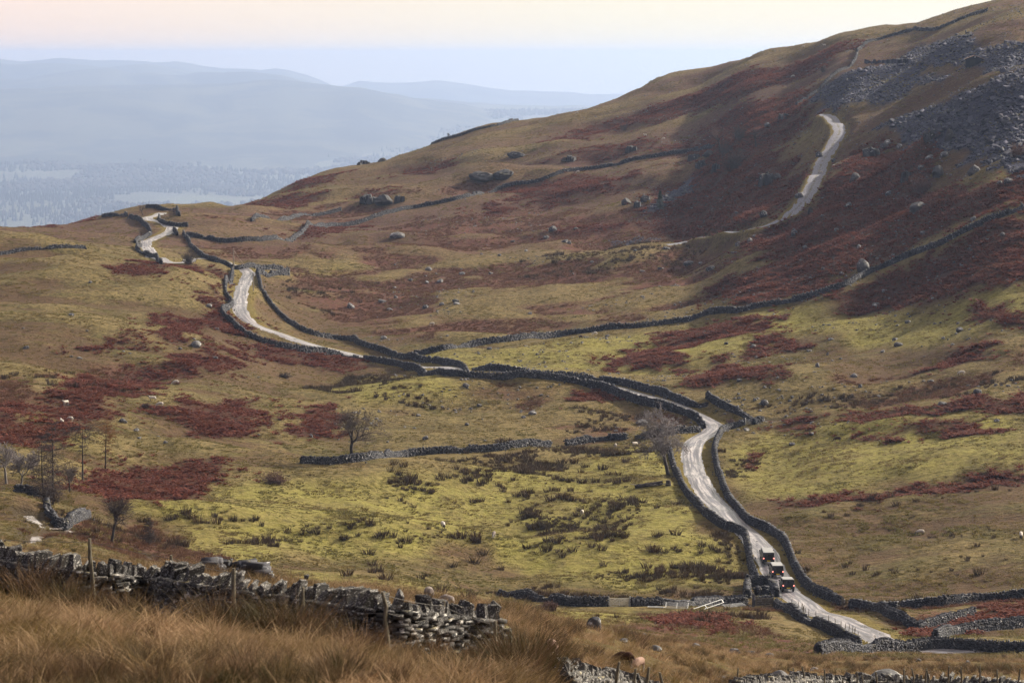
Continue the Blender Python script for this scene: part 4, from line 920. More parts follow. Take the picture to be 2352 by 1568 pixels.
for pl, dens in RUSH:
    pw = world_polys([pl])[0]; lo, hi = pw.min(0), pw.max(0); n = int((hi[0] - lo[0]) * (hi[1] - lo[1]) * dens * 2.4)
    x = rg.uniform(lo[0], hi[0], n); y = rg.uniform(lo[1], hi[1], n)
    wx = x + 4 * fbm(x / 8, y / 8, 3, 3); wy = y + 6 * fbm(x / 8 + 9, y / 8, 4, 3)
    k_ = in_poly(wx, wy, pw) & (fbm(x / 9, y / 7, 17, 3) > -0.10 + 0.25 * (dens < .12)); xs.append(x[k_]); ys.append(y[k_])
x = np.concatenate(xs); y = np.concatenate(ys); k_ = clear(x, y) & (np.hypot(x, y) > 300); x, y = x[k_], y[k_]
scatter('rush_beds', lift(x, y), P_RUSH, .55, 1.3, 4, mod=np.clip(1 + 1.0 * fbm(x / 7, y / 6, 171, 3), .4, 1.9))
# near hillside: dead grass
x, y = sample(26000, 25, 95, rg, 1.0); k_ = dist_line(x, y, near_line, 1) > .25; x, y = x[k_], y[k_]
x2, y2 = sample(34000, 90, 330, rg, 0.75); x = np.concatenate([x, x2]); y = np.concatenate([y, y2]); k_ = (vnoise(x / .9, y / .9, 8) > .50); x, y = x[k_], y[k_]
k_ = clear(x, y); x, y = x[k_], y[k_]
scatter('hill_grass', lift(x, y), P_GRASS, .6, 1.4, 5, mod=np.clip(1.0 + .8 * fbm(x / 2.2, y / 2.2, 151, 3), .45, 1.7) * np.clip(.45 + dist_line(x, y, near_line, 8) / 9, .45, 1))
x, y = sample(12000, 26, 330, rg, 0.5); k_ = (fbm(x / 4.5, y / 4.5, 19, 3) > .16) & (dist_line(x, y, near_line, 1) > .4); x, y = x[k_], y[k_]; k_ = clear(x, y); x, y = x[k_], y[k_]
scatter('dark_hill_grass', lift(x, y), P_RUSHN, .28, .6, 6)
P_STALK = [proto('grass_stalks', blades(7, .5, .95, .12, .22, .010, _rg, 3, .25), M_STRAW) for _ in range(3)]
x, y = sample(1500, 26, 150, rg, .8); k_ = fbm(x / 5, y / 5, 161, 3) > -.05; x, y = x[k_], y[k_]
scatter('grass_stalks', lift(x, y), P_STALK, .6, 1.1, 7)

# ------------------------------------------------------------------ boulders and crags
def rock_mesh(name, rng, sub=2, flat=1.0, cut=5, stri=0.0):
    bm = bmesh.new(); bmesh.ops.create_icosphere(bm, subdivisions=sub, radius=0.5)
    pl = [(Vector(rng.normal(0, 1, 3)).normalized(), rng.uniform(.27, .42)) for _ in range(cut)]
    for v in bm.verts:
        p = v.co.copy()
        for nrm, dd in pl:
            q = p.dot(nrm)
            if q > dd: p -= nrm * (q - dd) * 0.9
        k = 1 + 0.10 * float(fbm(np.array([p.x * 4 + 7]), np.array([p.y * 4 + p.z * 3]), 3, 2)[0])
        if stri: k *= 1 + stri * math.sin(p.x * 34 + p.y * 13)
        v.co = p * k
        v.co.z *= flat
    me = bpy.data.meshes.new(name); bm.to_mesh(me); bm.free(); return me
_rk = np.random.default_rng(77)
ROCKS = [rock_mesh('boulder', _rk, 2, 1.0, 6) for _ in range(8)]
BIGROCKS = [rock_mesh('boulder', _rk, 3, 1.0, 7) for _ in range(5)]
def crag_mesh(rng):
    """a broken outcrop: upright slabs grown together, all leaning one way"""
    out = bmesh.new(); ln = rng.uniform(-.35, .35)
    for k in range(11):
        bm = bmesh.new(); bmesh.ops.create_cube(bm, size=1.0); bmesh.ops.bevel(bm, geom=bm.edges[:], offset=.07, segments=1, affect='EDGES')
        x = rng.uniform(-.40, .40); h = (1.05 - abs(x) * 1.3) * rng.uniform(.55, 1.0); sx, sy = rng.uniform(.12, .26), rng.uniform(.3, .6)
        for v in bm.verts:
            c = v.co + Vector(rng.normal(0, .085, 3)); t = c.z + .5
            v.co = Vector((x + c.x * sx * (1.15 - .4 * t) + ln * t * h * .5, rng.uniform(-.02, .02) + c.y * sy * (1.1 - .35 * t) + (k % 3 - 1) * .12, c.z * h))
        me = bpy.data.meshes.new('t'); bm.to_mesh(me); bm.free(); out.from_mesh(me); bpy.data.meshes.remove(me)
    me = bpy.data.meshes.new('crag'); out.to_mesh(me); out.free(); return me
CRAGS = [crag_mesh(_rk) for _ in range(3)] + [rock_mesh('crag', _rk, 3, 1.0, 9, 0.05) for _ in range(4)]
for m_ in ROCKS + BIGROCKS: m_.materials.append(M_ROCK)
for m_ in CRAGS: m_.materials.append(M_CRAG)
def zone(x, y):
    if y > 1400 and x < 1250: return 'in the brown grass behind the nearest wall'
    if y > 1500: return 'among the posts at the bottom edge'
    if y > 1395: return 'on the tawny slope below the valley walls'
    if x > 1640 and y > 980: return 'in the yellow field by the road bend'
    if x > 1560 and y > 860: return 'near the bracken strip above the road bend'
    if x > 1560 and y > 700: return 'in the green field under the climbing wall'
    if x > 1850 and y > 495: return 'in bracken close to the climbing wall'
    if x > 1900 and y > 300: return 'in bracken below the slate spoil'
    if x > 1560 and y > 430: return 'on the bracken slope beside the quarry track'
    if x > 1560: return 'among the crags around the bare quarry trees'
    if y > 1060: return 'in the rushy pasture of the valley floor'
    if x > 750 and y > 860: return 'on the mound between the two cross walls'
    if x > 750 and y > 740: return 'in the pasture beside the middle lane'
    if x > 750 and y > 560: return 'on the open brown moor above the lane'
    if x > 750: return 'on the upper fell above the long wall'
    if y > 940: return 'near the round bracken patches at left'
    if y > 780: return 'between the bracken bands left of the lane'
    if y > 560: return 'on the grassy rise beside the upper lane'
    return 'on the slope near the crest'
def C4(a): return [(t[0] * .3336, 522.5 + t[1] * .3336, *[q * .3336 for q in t[2:]]) for t in a]
def C5(a): return [(784 + t[0] * .3336, 522.5 + t[1] * .3336, *[q * .3336 for q in t[2:]]) for t in a]
def C6(a): return [(1568.8 + t[0] * .3336, 522.5 + t[1] * .3336, *[q * .3336 for q in t[2:]]) for t in a]
def C3(a): return [(1568.8 + t[0] * .3336, t[1] * .3336, *[q * .3336 for q in t[2:]]) for t in a]
def C2(a): return [(784 + t[0] * .3336, t[1] * .3336, *[q * .3336 for q in t[2:]]) for t in a]
def C8(a): return [(784 + t[0] * .3336, 1045 + t[1] * .3336, *[q * .3336 for q in t[2:]]) for t in a]
def C9(a): return [(1568.8 + t[0] * .3336, 1045 + t[1] * .3336, *[q * .3336 for q in t[2:]]) for t in a]
BOULD = C4([(180,832,42),(1440,548,46),(1495,703,32),(1350,818,72),(1240,838,26),(1480,903,42),(490,608,38),(620,380,30),(160,695,20),(600,714,22),(895,868,22),(1335,772,26),(550,902,34,12),(850,1340,58),(940,1400,38),(1780,1428,22),(1140,1483,32),(2140,1440,42,18),(1945,1301,22),(1780,1033,18),(1090,1440,20),(1310,1425,18),(960,1450,34,12),(850,855,22),(490,890,24)])
BOULD += C5([(60,552,62),(285,512,62,20),(375,486,30),(335,570,42,18),(580,556,44),(690,533,42),(790,512,60,22),(792,530,50,20),(830,326,46),(1030,322,42,18),(600,297,52),(580,338,26),(590,380,32),(655,323,26),(680,373,50,20),(475,365,32),(365,418,30),(290,764,46,20),(385,64,92,34),(1410,74,42),(1455,26,60,40),(1612,14,32),(1180,98,32),(1540,101,52,20),(1570,111,36),(1725,241,32),(1595,322,20),(2070,303,36,12),(2200,286,52,16),(2240,152,52),(2020,163,26),(1300,596,36),(1830,752,32),(1020,838,36),(950,1230,46),(530,1297,36),(865,1359,32),(1315,1285,52),(1255,1309,32),(970,1321,18),(2070,1350,82,34),(1900,1379,32,12),(1890,1404,38,12),(860,1092,42),(1375,1155,26),(320,1478,22),(580,1455,44),(1270,165,30),(1090,195,30),(965,187,24)])
BOULD += C6([(1240,296,88,84),(770,48,56,46),(920,32,32),(1055,20,36),(380,122,48,28),(460,104,38,34),(840,147,38,30),(355,176,52,14),(490,64,26),(1210,140,30,26),(1295,194,18,22),(1340,219,32),(1445,193,26),(880,352,30),(965,286,30),(1090,324,42),(1330,550,62,38),(1545,656,42),(1735,665,24),(1775,658,24),(1905,714,52,30),(1015,772,42,14),(480,826,46,24),(300,802,32),(870,851,48,12),(995,878,22,22),(925,958,32,34),(1085,907,26),(1030,918,20),(1460,775,52,20),(1485,813,62,30),(1375,858,34),(1660,889,15),(1645,821,16),(1175,1028,58,26),(1220,1100,32,28),(1710,1058,38,16),(2030,1145,62,44),(1785,1220,66,30),(2240,1092,30),(1965,1091,28),(560,1219,56,40),(390,1056,42),(890,1424,46,18),(750,1494,46,18),(440,1398,46,20),(2160,1333,38,16),(1300,1306,22),(40,253,82,28),(120,250,32),(190,288,78,26),(2200,56,32,24),(1655,40,52,20),(1510,68,26),(1380,433,22),(1610,388,22),(1785,388,42)])
BOULD += C3([(555,1492,56,52),(370,1468,28),(1140,1424,62,32),(1415,1343,48,36),(1380,1340,32),(1490,1018,52,34),(1410,992,46,34),(2000,1518,38,32),(800,1358,56,40),(940,1078,52,40),(590,872,62,26),(1700,1100,62,36),(1800,1075,52,34),(1640,1160,42,28),(2240,1262,62,44),(2180,1270,42,30),(960,1490,30,16),(1040,1110,40,24)])
CRAGL = C3([(575,1262,135,80),(640,1235,70,44),(1300,1075,130,66),(1380,1030,80,50),(80,1100,95,44),(180,1075,85,40),(130,1150,75,50),(700,815,110,36),(2000,1195,90,60),(1760,1210,110,70),(1180,1250,80,60),(1830,960,70,70),(1700,960,80,60),(1540,1235,90,60),(880,1470,40,46),(230,1180,70,60),(370,960,30,60),(1620,1440,110,60)]) + C2([(960,1230,170,60),(1120,1215,130,60),(1200,1080,120,44),(300,1400,130,60),(190,1390,120,56),(400,1390,90,50),(1570,1105,90,36),(2000,1040,100,40),(150,1100,80,30),(280,1050,60,26),(2090,1385,70,50),(1965,1405,70,44),(2040,1420,60,40)])
NEARB = C8([(1745,1200,140,92),(1040,1150,72,52),(1092,1160,42,24),(1176,1156,38,22),(1940,1284,74,26),(2160,1342,92,34),(2080,1240,42,18)]) + C9([(460,1372,92,40),(350,1366,92,40),(600,1388,72,30),(90,1318,62,26),(1625,1422,42,24),(1960,1430,42,18),(1890,1413,30,18),(260,1552,110,40),(650,1562,165,90),(905,1484,62,26),(1400,1560,220,80),(930,1556,90,40),(1180,1570,120,40)])
def ppm(p): return FP / math.hypot(p.x, p.y)
def put_rock(x, y, wpx, hpx, me_list, name, cat, extra='', grp=True):
    p = spot(x, min(y, 1568)); k = ppm(p); wd = wpx / k; ht = hpx / k
    o = bpy.data.objects.new(name, random.choice(me_list)); COL.objects.link(o)
    o.scale = (wd * 1.08, wd * random.uniform(.8, 1.25), max(ht, .12) * 1.55)
    o.location = (p.x, p.y, p.z + max(ht, .12) * 0.22); o.rotation_euler = (random.uniform(-.25, .25), random.uniform(-.25, .25), random.uniform(0, 6.28)) if cat != 'outcrop' else (0, 0, random.uniform(-.5, .5) + (math.pi if random.random() < .5 else 0))
    big = 'large' if wd > 2.2 else ('small' if wd < 0.95 else 'middling'); asp = hpx / wpx
    shp = 'flat' if asp < .40 else ('upright' if asp > .75 else 'rounded')
    lab = f'{big} {shp} {extra or "grey "}{cat} {zone(x, y)}'
    tag(o, lab, cat, f'{cat}s {zone(x, y)}')
    return o
for t in BOULD: put_rock(t[0], t[1], t[2], t[3] if len(t) > 3 else t[2] * random.uniform(.45, .6), ROCKS, 'boulder', 'boulder')
for t in CRAGL: put_rock(t[0], t[1], t[2], t[3], CRAGS, 'rock_outcrop', 'outcrop', 'craggy ')
for t in NEARB: put_rock(t[0], t[1], t[2], t[3], BIGROCKS, 'boulder', 'boulder', 'lichened ')
# the great slab lodged in the broken end of the nearest wall
p = spot(1075, 1500); k_ = ppm(p)
o = bpy.data.objects.new('boulder', BIGROCKS[2]); COL.objects.link(o); o.location = (p.x, p.y, p.z + .62); o.scale = (80 / k_, 0.7, 0.62); o.rotation_euler = (.3, .45, .3)
tag(o, 'great pale slab lodged in the broken end of the nearest wall', 'boulder')

# ------------------------------------------------------------------ slate spoil of the quarry
rs = np.random.default_rng(303)
def slate_field(n, polys, smin, smax, seed):
    r_ = np.random.default_rng(seed); x, y = sample(n, 560, 1350, r_, 0.7); m = mask(x, y, polys, 4, 61, 8); x, y = x[m], y[m]
    k_ = fbm(x / 14, y / 14, 64, 3) > -0.36; return x[k_], y[k_]
x, y = slate_field(330000, WS, 0, 0, 9); n = len(x); z = ground(x, y)
q = rs.normal(0, 1, (n, 3)) * np.array([.45, .45, .2]) + np.array([-.25, -.45, 1.0]); q /= np.linalg.norm(q, axis=1)[:, None]
u = np.cross(q, rs.normal(0, 1, (n, 3))); u /= np.linalg.norm(u, axis=1)[:, None]; v = np.cross(q, u)
near_b = np.clip((1000 - np.hypot(x, y)) / 300, 0, 1); sz = np.clip(rs.lognormal(-0.55, 0.5, n), .3, 2.2) * (1.0 + .6 * near_b)
S = np.stack([sz, sz * rs.uniform(.45, .8, n), sz * rs.uniform(.15, .35, n)], 1)
order = np.argsort(-sz); big = order[:110]; rest = order[110:]
Cc = np.stack([x, y, z + S[:, 2] * .25], 1)
sl = link('slate_spoil', stones_mesh('slate_spoil', Cc[rest], u[rest], v[rest], q[rest], S[rest], .25, rs), M_SLATE); tag(sl, kind='stuff')
BLOCKS = [stone_proto('slate_block', rs, 0.09) for _ in range(6)]
for m_ in BLOCKS: m_.materials.append(M_SLATE)
for i in big:
    o = bpy.data.objects.new('slate_block', random.choice(BLOCKS)); COL.objects.link(o)
    o.matrix_world = Matrix.Translation(Vector(Cc[i])) @ Matrix((u[i], v[i], q[i])).transposed().to_4x4() @ Matrix.Diagonal((S[i, 0], S[i, 1], S[i, 2] * 1.3, 1))
    zi = next((j for j, pl in enumerate(WS) if in_poly(np.array([x[i]]), np.array([y[i]]), pl)[0]), 0); zw = ('on the broad lower spoil slope', 'on the middle spoil band', 'on the upper quarry heap', 'in the slab heap by the spruce', 'on the small grey terrace', 'by the foot of the track')[zi]
    kd = ('long', 'thin', 'thick', 'square')[int((S[i, 1] / S[i, 0] > .62)) * 2 + int(S[i, 2] / S[i, 0] > .25)]
    tag(o, f'{kd} angular slate block {zw}', 'slate block', f'slate blocks {zw}')
# upright slate slabs along the quarry terrace
for k_ in range(22):
    px_ = 1988 + k_ * 4.9 + random.uniform(-1.5, 1.5); p = spot(px_, 146 + random.uniform(-1, 1)); hh = random.uniform(1.0, 1.9)
    o = bpy.data.objects.new('slate_slab', random.choice(BLOCKS)); COL.objects.link(o); o.location = p + Vector((0, 0, hh * .4)); o.scale = (random.uniform(.7, 1.3), random.uniform(.3, .6), hh)
    o.rotation_euler = (random.uniform(-.12, .12), random.uniform(-.15, .15), random.uniform(-.5, .5)); tag(o, 'upright pale slate slab in the row on the quarry terrace', 'slate slab', 'row of slabs on the quarry terrace')

# ------------------------------------------------------------------ bare trees
def mat_bark(name, a, b):
    s = NT(name); n1 = s.noise(6, 4, .6, s.coords((1, 1, .3))); s.bump(n1, .4, .03); return s.col(s.mix(n1, a, b))
M_BARK = mat_bark('dark_bark', (0.022, 0.018, 0.017), (0.065, 0.052, 0.046))
M_PALEBARK = mat_bark('pale_lichened_bark', (0.10, 0.09, 0.085), (0.27, 0.25, 0.24))
M_TWIG = mat_bark('dark_twigs', (0.035, 0.026, 0.026), (0.075, 0.055, 0.052))
M_PALETWIG = mat_bark('pale_twigs', (0.13, 0.115, 0.12), (0.28, 0.25, 0.255))
M_MIDTWIG = mat_bark('grey_twigs', (0.06, 0.048, 0.045), (0.125, 0.10, 0.095))
M_LIMB = mat_bark('grey_limbs', (0.05, 0.042, 0.040), (0.13, 0.11, 0.105))
M_REDTWIG = mat_bark('reddish_twigs', (0.085, 0.05, 0.045), (0.17, 0.10, 0.085))
M_RUSTTWIG = mat_bark('rust_larch_twigs', (0.10, 0.045, 0.018), (0.20, 0.09, 0.03))
def tubes(segs, sides):
    """segs: list of (p0, r0, p1, r1)"""
    n = len(segs); P0 = np.array([s[0] for s in segs]); R0 = np.array([s[1] for s in segs]); P1 = np.array([s[2] for s in segs]); R1 = np.array([s[3] for s in segs])
    ax = P1 - P0; ax /= np.linalg.norm(ax, axis=1)[:, None] + 1e-9
    ref = np.where(np.abs(ax[:, 2:3]) > .9, np.array([[1., 0, 0]]), np.array([[0, 0, 1.]])); u = np.cross(ax, ref); u /= np.linalg.norm(u, axis=1)[:, None] + 1e-9; v = np.cross(ax, u)
    a = np.arange(sides) * 2 * math.pi / sides
    ring = u[:, None] * np.cos(a)[None, :, None] + v[:, None] * np.sin(a)[None, :, None]
    V = np.concatenate([P0[:, None] + ring * R0[:, None, None], P1[:, None] + ring * R1[:, None, None]], 1)
    k = np.arange(sides); k2 = (k + 1) % sides
    F = np.stack([k, k2, k2 + sides, k + sides], 1)[None] + (2 * sides * np.arange(n))[:, None, None]
    return V.reshape(-1, 3), F.reshape(-1, 4)
def rotv(v, ax, a):
    return np.array(Matrix.Rotation(a, 3, Vector(ax)) @ Vector(v))
def grow_broad(H, rng, lean=(0, 0), spread=1.0, depth=6, droop=0.0, dens=1.0, minr=0.012):
    """winter broadleaf: trunk segments and crown segments"""
    trunk = []; crown = []
    def br(p, d, L, r, lev):
        nseg = 4 if lev < 2 else 3
        for k in range(nseg):
            d = d + rng.normal(0, .16 if lev else .08, 3) + np.array([0, 0, .05 - droop * (lev > 2) * .12]); d = d / np.linalg.norm(d)
            q = p + d * L / nseg; r2 = r * (0.90 if lev else 0.93)
            (trunk if lev < 2 else crown).append((p, r, q, r2)); p, r = q, r2
            if lev > 0 and lev < depth and rng.random() < .75 * dens:
                kids(p, d, L * rng.uniform(.5, .72), r * rng.uniform(.5, .65), lev + 1, 1)
        if lev < depth: kids(p, d, L * rng.uniform(.66, .82), r * .76, lev + 1, 2 if lev else 4)
    def kids(p, d, L, r, lev, n):
        a0 = rng.uniform(0, 6.28)
        for i in range(n):
            ang = rng.uniform(.35, .85) * spread; pr = np.cross(d, [0.3, 0.2, 1.0]); pr /= np.linalg.norm(pr) + 1e-9; pr = rotv(pr, d, a0 + i * 6.283 / max(n, 1) + rng.normal(0, .4))
            nd = d * math.cos(ang) + pr * math.sin(ang); br(p, nd / np.linalg.norm(nd), L * rng.uniform(.8, 1.15), max(r, minr), lev)
    d0 = np.array([lean[0], lean[1], 1.0]); d0 /= np.linalg.norm(d0)
    br(np.zeros(3) - np.array([0, 0, .2]), d0, H * .30, H * .028, 0)
    return trunk, crown
def grow_larch(H, rng, flat_top=False, side=0.0, bare=0.25):
    trunk = []; crown = []; p = np.zeros(3) - np.array([0, 0, .2]); n = 14; r = H * .018; pts = []
    for k in range(n):
        q = p + np.array([rng.normal(0, .02) * H / n + side * H / n * .12, rng.normal(0, .02) * H / n, H / n]); r2 = H * .018 * (1 - (k + 1) / n * .88); trunk.append((p, r, q, r2)); pts.append((q, r2, (k + 1) / n)); p, r = q, r2
    for q, r2, t in pts:
        if t < bare: continue
        for i in range(7):
            a = rng.uniform(0, 6.28); L = H * (0.30 * (1 - t) + .07) * rng.uniform(.6, 1.25) if not flat_top else H * (.12 + .24 * t * (t > .7)) * rng.uniform(.5, 1.3)
            if flat_top and t < .6 and rng.random() < .6: continue
            d = np.array([math.cos(a) + side * .8, math.sin(a), rng.uniform(-.15, .22)]); d /= np.linalg.norm(d); pp = q.copy(); rr = r2 * .38
            for s in range(5):
                d = d + rng.normal(0, .12, 3); d /= np.linalg.norm(d); qq = pp + d * L / 5; crown.append((pp, rr, qq, rr * .8)); pp, rr = qq, max(rr * .8, .03)
                for _ in range(3):
                    e = d * .5 + rng.normal(0, .6, 3) + np.array([0, 0, -.15]); e /= np.linalg.norm(e); l2 = L * rng.uniform(.12, .3); m = pp + e * l2; crown.append((pp, .022, m, .018))
                    if rng.random() < .8:
                        e2 = e + rng.normal(0, .5, 3); e2 /= np.linalg.norm(e2); crown.append((m, .018, m + e2 * l2 * .7, .014))
    return trunk, crown
def bush(H, W, rng, n=60):
    crown = []
    for _ in range(n):
        a = rng.uniform(0, 6.28); p = np.array([rng.normal(0, W * .12), rng.normal(0, W * .12), -.1]); d = np.array([math.cos(a) * rng.uniform(.1, .9) * W / H * .6, math.sin(a) * rng.uniform(.1, .9) * W / H * .6, 1.0]); d /= np.linalg.norm(d); L = H * rng.uniform(.6, 1.05); r = .03
        for s in range(4):
            d = d + rng.normal(0, .2, 3); d /= np.linalg.norm(d); q = p + d * L / 4; crown.append((p, r, q, r * .75)); p, r = q, r * .75
            for _ in range(4):
                e = d + rng.normal(0, .7, 3); e /= np.linalg.norm(e); crown.append((p, .03, p + e * L * rng.uniform(.1, .28), .022))
    return crown[:4], crown[4:]
def tree(name, x, y, hpx, kind, label, cat='tree', bark=None, twig=None, seed=1, group=None, **kw):
    p = spot(x, y); H = hpx / ppm(p); rng = np.random.default_rng(seed)
    if kind == 'broad': tr, crn = grow_broad(H, rng, **kw)
    elif kind == 'larch': tr, crn = grow_larch(H, rng, **kw)
    else: tr, crn = bush(H, kw.get('w', 1.2) * H, rng, kw.get('n', 60))
    if kind == 'broad':     # fit the grown crown to the measured height
        top = max(s[2][2] for s in crn); k = H / top; tw = .034 if twig in (M_PALETWIG, M_REDTWIG) else .017
        tr = [(a * k, r * k, b * k, q * k) for a, r, b, q in tr]; crn = [(a * k, max(r * k, tw), b * k, max(q * k, tw * .85)) for a, r, b, q in crn]
    root = bpy.data.objects.new(name, None); COL.objects.link(root); root.location = p; tag(root, label, cat, group)
    V, F = tubes(tr, 7); link('trunk' if kind != 'bush' else 'stem', np_mesh('trunk', V, F, True), bark or M_BARK, root)
    V, F = tubes(crn, 3); link('crown', np_mesh('crown', V, F), twig or M_TWIG, root)
    return root
tree('bare_tree', 805, 1057, 126, 'broad', 'lone round-crowned bare tree in front of the cross wall', seed=3, spread=1.1, depth=6, dens=.85, twig=M_MIDTWIG)
tree('ash_tree', 1535, 1090, 172, 'broad', 'tall bare tree with pale twigs beside the road wall', bark=M_LIMB, twig=M_PALETWIG, seed=8, lean=(-.05, 0), spread=1.2, depth=6, droop=.4, dens=.85)
tree('larch_tree', 242, 1076, 108, 'larch', 'flat-topped rust-tinted larch by the bracken bank', twig=M_RUSTTWIG, seed=4, flat_top=True, side=.35, bare=.35)
tree('larch_tree', 190, 1108, 134, 'larch', 'slim dark larch, second of the tall trio', seed=5, flat_top=True, side=.1, bare=.45)
tree('larch_tree', 122, 1142, 172, 'larch', 'tallest larch with drooping feathery branches at left', seed=6, bare=.15, twig=M_TWIG)
tree('thorn_tree', 14, 1110, 100, 'broad', 'pale twiggy thorn at the left edge under the larches', bark=M_PALEBARK, twig=M_PALETWIG, seed=7, spread=1.1, depth=5)
tree('alder_tree', 256, 1246, 118, 'broad', 'dark bare tree leaning beside the beck', seed=12, lean=(.14, 0), spread=.95, depth=5)
tree('larch_sapling', 342, 1253, 68, 'larch', 'thin bare sapling right of the beckside tree', seed=13, bare=.2)
tree('bare_tree', 1653, 348, 68, 'broad', 'reddish bare tree at the end of the fell wall', twig=M_REDTWIG, seed=14, depth=4, spread=.8)
tree('bare_tree', 1737, 338, 48, 'broad', 'wide bare tree nearest the quarry track', twig=M_TWIG, seed=15, depth=4, spread=1.1)
tree('thorn_bush', 1684, 392, 52, 'bush', 'large tangled thorn bush on the quarry crag', 'bush', seed=16, w=1.5, n=90)
tree('thorn_bush', 1700, 322, 34, 'bush', 'dark bush between the two quarry trees', 'bush', seed=17, w=1.2, n=60)
tree('thorn_bush', 1665, 356, 36, 'bush', 'dark bush at the foot of the reddish tree', 'bush', seed=18, w=1.3, n=60)
tree('thorn_tree', 328, 494, 32, 'broad', 'wind-bent dark thorn on the crest by the far bends', seed=19, lean=(-.25, 0), spread=1.3, depth=4)
tree('thorn_bush', 435, 606, 28, 'bush', 'dark round thorn bush in the hollow by the far road', 'bush', seed=20, w=1.3, n=70)
tree('thorn_tree', 1029, 317, 12, 'broad', 'tiny thorn tree alone on the skyline', seed=21, depth=4)
tree('thorn_bush', 1891, 166, 13, 'bush', 'small bush beside the skyline-climbing wall', 'bush', seed=22, w=1.3, n=40)
tree('thorn_bush', 1434, 300, 16, 'bush', 'dark bush in the upper bracken streak', 'bush', seed=23, w=1.7, n=40)
tree('juniper_bush', 654, 868, 14, 'bush', 'dark low bush below the longest wall', 'bush', seed=24, w=2.6, n=70)
tree('juniper_bush', 333, 938, 12, 'bush', 'dark low bush beside the grazing pair of sheep', 'bush', seed=25, w=2.0, n=50)
tree('thorn_bush', 632, 1112, 30, 'bush', 'broad brown bush on the bank of the rushy pasture', 'bush', seed=26, w=2.4, n=110, twig=M_REDTWIG)
tree('thorn_bush', 1262, 1402, 24, 'bush', 'brown bush in front of the silver gate wall', 'bush', seed=27, w=1.8, n=70, twig=M_REDTWIG)
tree('thorn_bush', 1678, 972, 12, 'bush', 'brown bush on the outside of the road bend', 'bush', seed=28, w=2.0, n=50, twig=M_REDTWIG)
tree('thorn_bush', 2116, 442, 36, 'bush', 'dark thorn bush on the bracken below the spoil heap', 'bush', seed=29, w=1.8, n=80, twig=M_REDTWIG)
tree('thorn_bush', 2336, 360, 30, 'bush', 'dark thorn bush at the foot of the boulder scree', 'bush', seed=30, w=1.6, n=70, twig=M_REDTWIG)
# small evergreen by the slab heap
def conifer(x, y, hpx, label):
    p = spot(x, y); H = hpx / ppm(p); rng = np.random.default_rng(31); root = bpy.data.objects.new('spruce_tree', None); COL.objects.link(root); root.location = p; tag(root, label, 'tree')
    V, F = tubes([(np.zeros(3), H * .03, np.array([0, 0, H * .95]), .01)], 6); link('trunk', np_mesh('trunk', V, F), M_BARK, root)
    Vs = []; Fs = []
    for _ in range(900):
        t = rng.random() ** .8; a = rng.uniform(0, 6.28); R = H * .26 * (1 - t) * rng.uniform(.3, 1.1) + .05; c = np.array([R * math.cos(a), R * math.sin(a), H * (.06 + .94 * t) - R * .2]); l = H * .06
        d = np.array([math.cos(a), math.sin(a), -.35 + rng.normal(0, .2)]); e = np.array([-math.sin(a), math.cos(a), rng.normal(0, .3)]); i0 = len(Vs)
        Vs += [c - e * l * .4, c + e * l * .4, c + d * l * 1.3]; Fs.append((i0, i0 + 1, i0 + 2))
    s = NT('dark_needles'); mesh_obj('crown', Vs, Fs, s.col((.022, .034, .022)), root)
conifer(1516, 480, 42, 'small dark spruce in front of the slate slab heap')

tree('larch_tree', 100, 1150, 150, 'larch', 'leaning dark larch crowding against the tallest one', seed=41, bare=.2, side=-.15)
tree('thorn_bush', 110, 1158, 46, 'bush', 'dark thicket round the foot of the larches', 'bush', seed=42, w=1.6, n=90)
tree('thorn_tree', 160, 1130, 70, 'broad', 'small tangled tree among the larches', seed=43, spread=1.1, depth=5, twig=M_MIDTWIG)
tree('thorn_tree', 48, 1118, 90, 'broad', 'second pale twiggy thorn at the left edge', bark=M_PALEBARK, twig=M_PALETWIG, seed=44, spread=1.0, depth=5)

# loose stones strewn over the fell, too many and too small to tell apart
x, y = sample(30000, 560, 1400, rg, .8); m = (x > -40) & (fbm(x / 26, y / 22, 203, 4) > .20 - .25 * np.clip((np.arctan2(x, y) - .05) / .1, 0, 1)); x, y = x[m], y[m]; k_ = clear(x, y); x, y = x[k_], y[k_]
PEB = [bpy.data.objects.new('loose_stone', m_) for m_ in ROCKS]
scatter('scattered_stones', lift(x, y), PEB, .25, .95, 207, sz=.8)

# ------------------------------------------------------------------ shared solids
def bev_box(size, loc=(0, 0, 0), bev=0.02, seg=2, taper=None):
    bm = bmesh.new(); bmesh.ops.create_cube(bm, size=1.0)
    for v in bm.verts:
        v.co = Vector((v.co.x * size[0], v.co.y * size[1], v.co.z * size[2]))
        if taper and v.co.z > 0: v.co.x *= taper[0]; v.co.y *= taper[1]
    if bev: bmesh.ops.bevel(bm, geom=bm.edges[:], offset=bev, segments=seg, affect='EDGES', profile=.7)
    bmesh.ops.translate(bm, verts=bm.verts, vec=loc); return bm
def cyl(r, h, loc=(0, 0, 0), axis='Z', n=20, r2=None):
    bm = bmesh.new(); bmesh.ops.create_cone(bm, cap_ends=True, segments=n, radius1=r, radius2=r if r2 is None else r2, depth=h)
    R = {'Z': Matrix.Identity(3), 'X': Matrix.Rotation(math.pi / 2, 3, 'Y'), 'Y': Matrix.Rotation(math.pi / 2, 3, 'X')}[axis]
    bmesh.ops.rotate(bm, verts=bm.verts, matrix=R); bmesh.ops.translate(bm, verts=bm.verts, vec=loc); return bm
def join(*bms):
    out = bmesh.new()
    for b in bms:
        me = bpy.data.meshes.new('t'); b.to_mesh(me); b.free(); out.from_mesh(me); bpy.data.meshes.remove(me)
    return out
